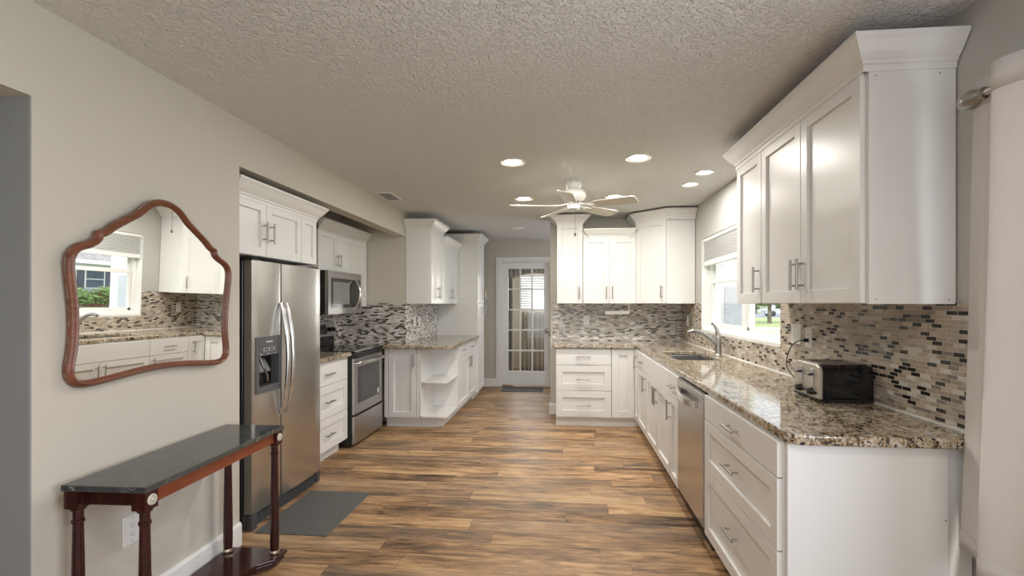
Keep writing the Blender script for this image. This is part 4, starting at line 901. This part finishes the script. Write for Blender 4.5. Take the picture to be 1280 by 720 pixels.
# vent
r = thing('air_vent', 'small white louvered air vent in the ceiling above the appliances', 'vent', (-1.71, 4.59, CEIL))
b = MB(); b.box(-0.075, 0.075, -0.165, -0.145, -0.008, -0.0005); b.box(-0.075, 0.075, 0.145, 0.165, -0.008, -0.0005); b.box(-0.075, -0.06, -0.145, 0.145, -0.008, -0.0005); b.box(0.06, 0.075, -0.145, 0.145, -0.008, -0.0005); b.build('vent_frame', M['trim'], r)
b = MB()
for i in range(12):
    yy = -0.13 + i * 0.0235; b.hexa([(-0.06, yy, -0.010), (0.06, yy, -0.010), (0.06, yy + 0.002, -0.010), (-0.06, yy + 0.002, -0.010), (-0.06, yy + 0.009, -0.002), (0.06, yy + 0.009, -0.002), (0.06, yy + 0.011, -0.002), (-0.06, yy + 0.011, -0.002)])
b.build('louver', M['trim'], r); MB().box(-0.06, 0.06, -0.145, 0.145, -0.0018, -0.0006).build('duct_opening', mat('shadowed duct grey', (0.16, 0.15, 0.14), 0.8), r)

# ceiling fan
r = thing('ceiling_fan', 'white five-blade ceiling fan with a pull chain', 'fan', (0.075, 4.163, CEIL))
MB().lathe([(0.068, -0.0005), (0.070, -0.02), (0.062, -0.05), (0.055, -0.07)], (0, 0), 28).build('canopy', M['fan_white'], r, smooth=True)
b = MB(); b.lathe([(0.055, -0.0705), (0.080, -0.082), (0.100, -0.105), (0.104, -0.13), (0.095, -0.155), (0.07, -0.175), (0.05, -0.182)], (0, 0), 32); b.build('motor_housing', M['fan_white'], r, smooth=True)
MB().lathe([(0.046, -0.1825), (0.046, -0.2015)], (0, 0), 24).build('vent_band', M['dark'], r, smooth=True)
MB().lathe([(0.050, -0.202), (0.052, -0.21), (0.050, -0.243), (0.03, -0.252)], (0, 0), 24).build('switch_housing', M['fan_white'], r, smooth=True)
for (qx, qy) in ((-0.022, -0.0), (0.02, 0.0)): MB().tube([(qx, -0.0635 - 0.001, -0.018), (qx, -0.068, -0.018)], 0.004, 8).build('screw', M['dark'], r)
bl = [(0.0, -0.050), (0.02, -0.056), (0.30, -0.064)] + [(0.345 + 0.02 * math.sin(a), -0.044 + -0.02 * math.cos(a)) for a in (0.3, 0.9, 1.4)] + [(0.345 + 0.02 * math.sin(a), 0.044 - 0.02 * math.cos(a)) for a in (1.74, 2.2, 2.8)] + [(0.30, 0.064), (0.02, 0.056), (0.0, 0.050)]
for a in (-98, -26, 46, 118, 190):
    Tb = Matrix.Rotation(R(a), 4, 'Z') @ Matrix.Translation((0.185, 0, -0.220)) @ Matrix.Rotation(R(-14), 4, 'X')
    bb = MB(Tb).prism(bl, 0.0, 0.006).build('blade', M['blade'], r, 0.0015)
    Ta = Matrix.Rotation(R(a), 4, 'Z')
    b = MB(Ta); b.tube([(0.045, 0, -0.195), (0.09, 0.0, -0.208), (0.13, 0.018, -0.217), (0.20, 0.022, -0.222)], [0.008, 0.007, 0.006, 0.005], 8); b.tube([(0.09, 0.0, -0.208), (0.13, -0.018, -0.214), (0.20, -0.022, -0.214)], 0.0055, 8); b.tube([(0.13, 0.018, -0.216), (0.13, -0.018, -0.213)], 0.004, 8)
    b.build('blade_arm', M['fan_white'], bb, smooth=True)
b = MB(); b.tube([(0.012, -0.03, -0.248), (0.012, -0.03, -0.45)], 0.0015, 6); b.lathe([(0.003, -0.480), (0.008, -0.470), (0.008, -0.458), (0.003, -0.448)], (0.012, -0.03), 10); b.build('pull_chain', mat('bronze chain', (0.16, 0.11, 0.07), 0.4, 0.8), r)

# ------------------------------------------------------------------ outside
def m_noise2(name, c1, c2, sc, rough=0.9):
    m = mat(name, c1, rough); t = NT(m); v, x, y, z = t.xyz(); t.l(t.ramp(t.noise(v, sc, 4), [(0.35, c1), (0.65, c2)]), t.b.inputs['Base Color']); return m
G = -0.2
M['lawn'] = m_noise2('lawn grass', (0.34, 0.44, 0.14), (0.55, 0.58, 0.28), 1.5)
M['concrete'] = m_noise2('pale concrete', (0.62, 0.60, 0.57), (0.74, 0.72, 0.69), 3)
M['asphalt'] = m_noise2('grey asphalt', (0.30, 0.31, 0.34), (0.38, 0.39, 0.42), 4)
M['bark'] = m_noise2('grey bark', (0.16, 0.13, 0.11), (0.26, 0.22, 0.19), 12)
M['leaf'] = m_noise2('green leaves', (0.10, 0.17, 0.04), (0.26, 0.36, 0.12), 9)
M['house_white'] = mat('white stucco', (0.62, 0.62, 0.66), 0.8)
M['shingle'] = m_noise2('brown grey shingle', (0.26, 0.22, 0.20), (0.42, 0.38, 0.36), 3)
M['brick'] = m_noise2('red brown brick', (0.22, 0.085, 0.06), (0.34, 0.15, 0.11), 5)
M['shutter'] = mat('dark blue shutter', (0.04, 0.05, 0.09), 0.5)
tag(MB().box(XR + T + 0.3, 140, -40, 150, G - 0.3, G).build('lawn', M['lawn']), 'green lawn outside the sink window', 'grass', kind='stuff')
tag(MB().box(XR + T + 0.2, 60, 31.0, 32.6, G + 0.0, G + 0.02).build('sidewalk', M['concrete']), 'pale concrete sidewalk crossing the lawn', 'path', kind='structure')
tag(MB().box(XR + T + 0.2, 90, 56.0, 76.0, G + 0.0, G + 0.02).build('street', M['asphalt']), 'grey street beyond the lawn', 'road', kind='structure')
tag(MB().box(12, 26.0, -20, 26.0, G + 0.0, G + 0.025).build('driveway', M['concrete']), 'pale driveway before the brick house', 'path', kind='structure')
# white wing of the house
r = thing('porch_wing', 'white stucco porch wall just outside the sink window', 'wall', (1.62, 5.35, G), 0)
MB().box(0, 0.34, 0, 2.6, 0, 3.0).build('wall_panel', M['house_white'], r, 0.01); MB().box(0.34, 0.40, 0.02, 0.20, 0, 3.0).build('corner_post', M['trim'], r); MB().box(0.08, 0.26, -0.012, 0.0, 0.2, 1.75).build('front_panel', mat('pale blue grey wall shade', (0.44, 0.45, 0.52), 0.6), r)  # the blue grey front panel paints the bluish shade on this wall
# opposite house, seen in the mirror
r = thing('house', 'white and red brick house with shingle roof seen in the mirror', 'house', (29, 26, G))
MB().box(0, 8, -14, 12, 0.95, 3.1).build('wall', M['house_white'], r); MB().box(-0.05, 8, -14, 12, 0, 0.95).build('brick_base', M['brick'], r)
b = MB(); b.hexa([(-0.8, -15, 3.0), (9, -15, 3.0), (9, 13, 3.0), (-0.8, 13, 3.0), (4.0, -15, 5.3), (4.2, -15, 5.3), (4.2, 13, 5.3), (4.0, 13, 5.3)]); b.build('roof', M['shingle'], r)
MB().box(-0.85, -0.75, -15, 13, 2.85, 3.1).build('gutter', M['trim'], r)
for yy in (-6, -1.5, 3.5):
    b = MB(); b.box(-0.06, 0.02, yy - 0.7, yy + 0.7, 1.2, 2.5); w3 = b.build('window', M['trim'], r)
    MB().box(-0.08, -0.061, yy - 0.6, yy + 0.6, 1.88, 2.42).build('pane', mat('dark window glass', (0.06, 0.09, 0.14), 0.1), w3); MB().box(-0.08, -0.061, yy - 0.6, yy + 0.6, 1.28, 1.82).build('pane', bpy.data.materials['dark window glass'], w3)
    for s_ in (-1, 1): MB().box(-0.05, -0.001, yy + s_ * 0.95 - 0.22, yy + s_ * 0.95 + 0.22, 1.2, 2.5).build('shutter', M['shutter'], r)
def blob(name, c, rad, nleaf, material, label, cat, group, sz=0.12, seed=1, flat=0.7, trunk=None):
    rn = random.Random(seed); r_ = thing(name, label, cat, c, 0, group); b = MB()
    for i in range(nleaf):
        d = Vector((rn.gauss(0, 1), rn.gauss(0, 1), rn.gauss(0, 1))).normalized() * (rad * rn.random() ** 0.35); d.z *= flat
        u = Vector((rn.gauss(0, 1), rn.gauss(0, 1), rn.gauss(0, 1))).normalized(); w2 = u.orthogonal().normalized(); s2 = sz * (0.6 + rn.random()); p = d + Vector((0, 0, trunk or rad * flat)); p.z = max(p.z, 0.30)
        b.bm.faces.new([b._v(p - u * s2), b._v(p + w2 * s2 * 0.5), b._v(p + u * s2), b._v(p - w2 * s2 * 0.5)])
    b.build('foliage', material, r_)
    if trunk: MB().tube([(0, 0, 0.004), (0, 0, 0.1), (0.03, 0.02, trunk * 0.5), (0, 0, trunk), (0.05, 0, trunk + rad * 0.3)], [0.19, 0.17, 0.13, 0.11, 0.05], 10).build('trunk', M['bark'], r_, smooth=True)
    else: MB().tube([(0, 0, 0.004), (0, 0, 0.1), (0.02, 0, rad * 0.5)], [0.05, 0.045, 0.02], 6).build('stem', M['bark'], r_)
    return r_
for i in range(7):
    blob('shrub', (27.2 + 0.2 * (i % 2), 17.0 + i * 2.4, G), 0.85 + 0.08 * (i % 3), 500, M['leaf'], 'green shrub against the brick base of the house in the mirror', 'shrub', 'shrubs before the brick house', 0.13, i)
blob('tree', (16.3, 40.4, G), 3.0, 1500, M['leaf'], 'street tree with a grey trunk on the lawn beyond the window', 'tree', None, 0.22, 31, 0.7, 3.4)
blob('tree', (17.3, 80.0, G), 3.0, 1200, M['leaf'], 'tree across the street beyond the parked cars', 'tree', None, 0.25, 32, 0.7, 3.0)
blob('tree', (31, 82.0, G), 3.4, 1200, M['leaf'], 'tree farther right across the street', 'tree', None, 0.25, 33, 0.7, 3.0)
def car(loc, c, label, rz=0.0):
    r_ = thing('car', label, 'car', loc, rz, 'cars parked across the street')
    T2 = Matrix.Rotation(R(90), 4, 'X'); body = [(-2.2, 0.3), (-2.2, 0.75), (-1.9, 0.9), (-1.3, 0.95), (-0.8, 1.4), (0.7, 1.42), (1.3, 0.98), (2.1, 0.85), (2.25, 0.6), (2.2, 0.3)]
    MB(T2).prism(body, -0.85, 0.85).build('body', mat('car paint', c, 0.25), r_, 0.05, seg=2)
    MB(T2).prism([(-1.15, 0.96), (-0.74, 1.34), (0.66, 1.36), (1.12, 0.98)], -0.86, 0.86).build('side_window', M['gloss_black'], r_)
    for x_ in (-1.4, 1.4):
        for y_ in (-0.8, 0.8): MB(T2).tube([(x_, 0.33, y_ - 0.1), (x_, 0.33, y_ + 0.1)], 0.33, 18).build('wheel', M['dark'], r_)
    return r_
car((20.2, 60.0, G + 0.02), (0.10, 0.12, 0.16), 'dark parked car beyond the lawn'); car((26.5, 62.0, G + 0.02), (0.55, 0.57, 0.6), 'silver parked car beyond the lawn', 0.0)
r = thing('street_house', 'pale house across the street beyond the parked cars', 'house', (14, 92, G))
MB().box(-6, 30, 0, 6, 0, 2.9).build('wall', M['house_white'], r); b = MB(); b.hexa([(-7, -0.8, 2.8), (31, -0.8, 2.8), (31, 7, 2.8), (-7, 7, 2.8), (-4, 3, 4.8), (28, 3, 4.8), (28, 3.2, 4.8), (-4, 3.2, 4.8)]); b.build('roof', M['shingle'], r)
for xx in (0, 6, 12, 18, 24): MB().box(xx - 0.9, xx + 0.9, -0.04, 0, 1.0, 2.3).build('window', bpy.data.materials['dark window glass'], r)
